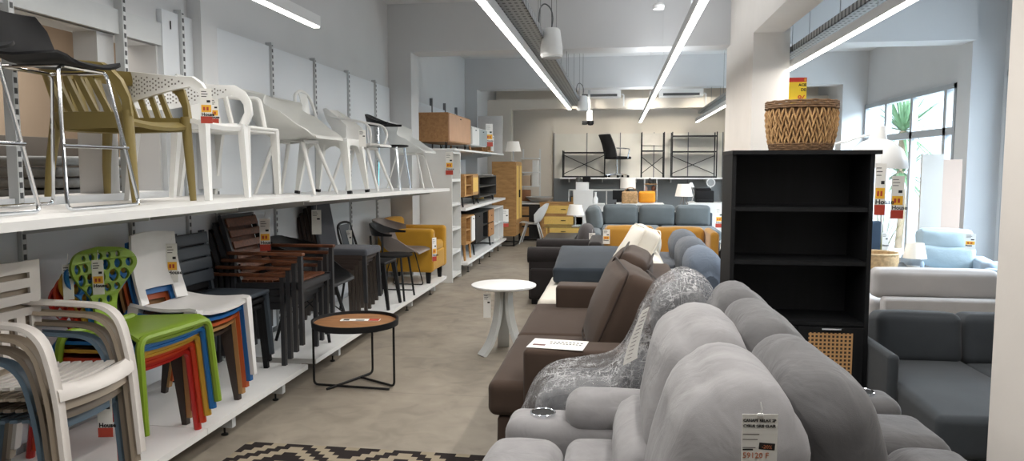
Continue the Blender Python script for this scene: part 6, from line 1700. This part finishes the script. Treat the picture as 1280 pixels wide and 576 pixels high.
# ---- light blue armchair
M_ltblue = fabric('light_blue_leather', (166,182,190), var=0.05, weave=300, bump=0.15, big=0.2)
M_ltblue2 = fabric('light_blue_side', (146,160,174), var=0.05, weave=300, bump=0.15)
t = thing('leather_armchair', 'light blue upholstered armchair by the window pillar', 'armchair', (3.58,8.6,0), R(-14))
b = MB(); b.rbox((0,0.14,0.74),(0.56,0.17,0.26),0.07,puff=(0,0.03,0.01),n=6,wr=0.01,rot=(-0.15,0,0)); b.build('headrest', M_ltblue, t, angle=80)
b = MB(); b.rbox((0,0.10,0.55),(0.60,0.19,0.30),0.07,puff=(0,0.03,0),n=6,wr=0.012,rot=(-0.12,0,0)); b.build('backrest', M_ltblue, t, angle=80)
rbx('seat',-0.27,0.27,-0.48,0.05,0.20,0.42,0.06,M_ltblue,t,puff=(0,0,0.02))
for s in (-1,1): rbx('arm',s*0.34-0.08,s*0.34+0.08,-0.5,0.2,0.08,0.58,0.05,M_ltblue2,t)
rbx('base',-0.30,0.30,-0.45,0.18,0.06,0.22,0.03,M_ltblue2,t)
price_tag('price tag on the head of the light blue armchair', (3.76,8.46,0.84), rz=R(-14), h=0.17, w=0.1, red=False)
t = thing('leather_armchair', 'second light blue armchair showing one arm at the white column edge', 'armchair', (4.02,7.75,0), R(20))
rbx('seat',-0.2,0.2,-0.3,0.25,0.08,0.40,0.05,M_ltblue2,t); rbx('backrest',-0.26,0.26,0.22,0.38,0.1,0.60,0.05,M_ltblue2,t)
for s in (-1,1): rbx('arm',s*0.25-0.06,s*0.25+0.06,-0.32,0.3,0.08,0.55,0.05,M_ltblue2,t)
# ---- small things in the bay
t = thing('round_basket', 'round seagrass basket beside the bookcase near the small white lamp', 'basket', (2.72,8.2,0.505))
b = MB(); b.lathe([(0.21,0),(0.225,0.06),(0.225,0.14),(0.215,0.145),(0.21,0.06),(0.19,0.01),(0,0.01)],32,cap=False); b.build('body', mat('seagrass',(178,150,112),0.85,var=0.25,scale=30,bump=0.7,bscale=80), t)
b = MB(); b.tube([(0.224*math.cos(2*PI*k/40),0.224*math.sin(2*PI*k/40),0.145) for k in range(40)],0.012,6,closed=True); b.build('rim', mat('seagrass_rim',(196,170,132),0.85,var=0.2,scale=40), t)
t = thing('side_table', 'low dark side table carrying the round basket and the small white lamp', 'side table', (2.95,8.3,0)); pb(t,'table_top',-0.45,-0.3,0.47,0.35,0.3,0.503,M_dgreywood)
for x in (-0.42,0.32):
    for y in (-0.26,0.26): pb(t,'leg',x-0.02,y-0.02,0,x+0.02,y+0.02,0.47,M_dgreywood)
lamp('small white table lamp before the light blue armchair', (3.13,8.25,0.505), 0.16, 0.115, 0.09)
M_navych = fabric('navy_chair_fabric',(70,86,104),var=0.06)
t = thing('dining_chair', 'dark blue upholstered chair behind the round seagrass basket', 'chair', (3.02,9.25,0), R(-80))
b = MB(); b.rbox((0,0,0.45),(0.42,0.42,0.08),0.03,n=4); b.build('seat', M_navych, t); b = MB(); b.rbox((-0.2,0,0.68),(0.07,0.42,0.44),0.03,n=4,puff=(0.01,0,0)); b.build('backrest', M_navych, t)
for sx in (-1,1):
    for s in (-1,1): pb(t,'leg',sx*0.17-0.015,s*0.17-0.015,0,sx*0.17+0.015,s*0.17+0.015,0.42,M_black)
price_tag('price tag on the dark blue chair', (3.08,8.98,0.80), h=0.2, w=0.07, yel=False, red=False)
t = thing('room_divider', 'tall white display panel standing before the window', 'divider', (3.60,9.1,0)); pb(t,'board',-0.115,0,0.02,0.115,0.04,1.70,mat('panel_offwhite',(192,188,182),0.6,var=0.01)); pb(t,'foot',-0.1,-0.1,0,0.1,0.14,0.02,M_lightgrey)
t = thing('room_divider', 'beige display panel standing behind the tall white one', 'divider', (3.84,9.2,0)); pb(t,'board',-0.13,0,0.02,0.12,0.04,1.64,mat('panel_beige',(190,168,154),0.7,var=0.02)); pb(t,'foot',-0.1,-0.1,0,0.1,0.14,0.02,M_lightgrey)
t = thing('grass_plant', 'potted grass with long drooping straw green leaves by the window', 'plant', (3.45,10.2,0))
b = MB(); b.lathe([(0.10,0),(0.13,0.28),(0.115,0.28),(0.1,0.24),(0,0.24)],24,cap=False); b.build('pot', M_whiteplastic, t)
b = MB(); rr = random.Random(3)
for k in range(60):
    a = rr.uniform(0,2*PI); L = rr.uniform(0.6,1.05); sp_ = rr.uniform(0.1,0.36); pts = []
    for q in range(6):
        u = q/5; d = sp_*u**1.6*1.2; pts.append((math.cos(a)*(0.03+d), math.sin(a)*(0.03+d), 0.24+L*(u-0.28*u**3*sp_*2)))
    g = [[Vector(p)+Vector((-math.sin(a),math.cos(a),0))*s*0.006*(1-q/5.5) for s in (-1,1)] for q, p in enumerate(pts)]
    b.surf(g)
b.build('leaves', mat('straw_green',(150,150,84),0.7,var=0.3,scale=8), t)
# ---- outside the windows
b = MB(); b.bb(4.6,-3,-0.25,24,30,-0.15); struct(b.build('ground_outside', mat('pavement',(214,216,216),0.8,var=0.05), smooth=False))
M_fac = mat('facade_white',(236,236,232),0.8,var=0.03)
t = thing('building', 'pale building across the street seen through the window', 'building', (14,20,-0.15))
pb(t,'wall',0,-14,0,0.3,14,9,M_fac)
for k in range(6):
    for z in (0.6,3.6):
        o = pb(t,'window',-0.03,-12.5+4.2*k,z,0,-10.9+4.2*k,z+2.0,mat('facade_window',(150,152,164),0.4,var=0.1))
t = thing('palm_tree', 'green yucca palm growing outside the window', 'tree', (5.9,16.45,-0.15))
b = MB(); b.tube(smooth_path([(0,0,0),(0.05,0.02,0.9),(-0.02,0,1.5),(0,0,2.45)],4),[0.07]*13,10); b.build('trunk', mat('palm_trunk',(140,122,100),0.9,var=0.2,bump=0.5,bscale=40), t)
b = MB(); rr = random.Random(5)
for hz, cnt, L0 in ((2.45,110,1.2),(1.6,60,1.0)):
    for k in range(cnt):
        a = rr.uniform(0,2*PI); el = rr.uniform(-0.7,1.35); L = L0*rr.uniform(0.8,1.1)
        d = Vector((math.cos(a)*math.cos(el),math.sin(a)*math.cos(el),math.sin(el))); sd = d.cross(Vector((0,0,1))).normalized()
        c = Vector((0,0,hz)); g = []
        for q in range(5):
            u = q/4; p = c+d*L*u+Vector((0,0,-0.16*u*u*math.cos(el))); w_ = 0.036*(1-u)**0.6*(0.6 if q == 0 else 1)
            g.append([p-sd*w_, p+sd*w_])
        b.surf(g)
b.build('leaves', mat('palm_green',(96,128,92),0.6,var=0.25,scale=6), t)
t = thing('car', 'teal car parked outside the window', 'car', (7.6,14.8,-0.15))
b = MB(); pf = smooth_path([(-2.0,0,0.3),(-2.0,0,0.75),(-1.3,0,0.9),(-0.8,0,1.4),(0.7,0,1.42),(1.4,0,0.95),(2.0,0,0.85),(2.05,0,0.3)],5)
b.prism([(p.x,p.z) for p in pf], -0.8, 0.8, 'x') if False else b.add([(-0.8,p.x,p.z) for p in pf]+[(0.8,p.x,p.z) for p in pf],[tuple(range(len(pf))),tuple(range(len(pf),2*len(pf)))[::-1]]+[(i,i+1,len(pf)+i+1,len(pf)+i) for i in range(len(pf)-1)]+[(len(pf)-1,0,len(pf),2*len(pf)-1)])
b.build('body', mat('teal_paint',(40,170,168),0.25,var=0.02), t)
b = MB(); b.add([(-0.805,-0.95,0.95),(-0.805,1.05,0.95),(-0.805,0.65,1.33),(-0.805,-0.7,1.33)],[(0,1,2,3)]); b.build('side_window', M_dark, t, smooth=False)
for y in (-1.25,1.25):
    for x in (-0.78,0.78):
        b = MB(); b.lathe([(0,-0.1),(0.31,-0.1),(0.31,0.1),(0,0.1)],20,cap=False); b.bm.transform(Matrix.Translation((x,y,0.31)) @ Matrix.Rotation(PI/2,4,'Y')); b.build('wheel', M_blackplastic, t)
# ================================================================ CAMERA, WORLD, LAMPS
cam = bpy.data.cameras.new('camera'); co = bpy.data.objects.new('camera', cam); C.objects.link(co)
cam.sensor_fit = 'HORIZONTAL'; cam.sensor_width = 36.0; cam.lens = 920.0/1280*36.0
cam.clip_start = 0.05; cam.clip_end = 200
pitch = math.atan(79/920); yaw = math.atan(131/920*math.cos(pitch))
co.location = (0, 0, 1.55); co.rotation_euler = (PI/2-pitch, 0, yaw)
bpy.context.scene.camera = co
w = bpy.data.worlds.new('sky'); bpy.context.scene.world = w; w.use_nodes = True
nt = w.node_tree; bg = nt.nodes['Background']
bg.inputs[0].default_value = (0.80, 0.90, 1.0, 1); bg.inputs[1].default_value = WORLD
def area(name, loc, rot, sx, sy, e, col=(1,1,1)):
    L = bpy.data.lights.new(name,'AREA'); L.shape = 'RECTANGLE'; L.size = sx; L.size_y = sy; L.energy = e; L.color = col
    o = bpy.data.objects.new(name, L); C.objects.link(o); o.location = loc; o.rotation_euler = rot; return o
# daylight entering through the windows of the right wall
for yy in (12.2, 7.7):
    o = area('window_daylight', (8.5,yy,5.2), (0,0,0), 3.5, 3.5, DAY, (0.80,0.90,1.0))
    o.rotation_euler = (Vector((3.2,yy,1.6))-Vector((8.5,yy,5.2))).to_track_quat('-Z','Y').to_euler()
def spot(loc, to, e, ang=60, col=(1,0.93,0.82)):
    L = bpy.data.lights.new('spot_lamp','SPOT'); L.energy = e; L.spot_size = R(ang); L.spot_blend = 0.7; L.color = col; L.shadow_soft_size = 0.08
    o = bpy.data.objects.new('spot_lamp', L); C.objects.link(o); o.location = loc
    o.rotation_euler = (Vector(to)-Vector(loc)).to_track_quat('-Z','Y').to_euler()
for x in (-0.7,0.6,1.8): spot((x,15.4,2.95),(x,17.4,1.9),75,80)
sc = bpy.context.scene
sc.view_settings.view_transform = 'Standard'
sc.view_settings.look = 'None'
sc.view_settings.exposure = EXPO
sc.cycles.max_bounces = 6; sc.cycles.diffuse_bounces = 4; sc.cycles.glossy_bounces = 3; sc.cycles.transparent_max_bounces = 12
sc.cycles.sample_clamp_indirect = 4.0
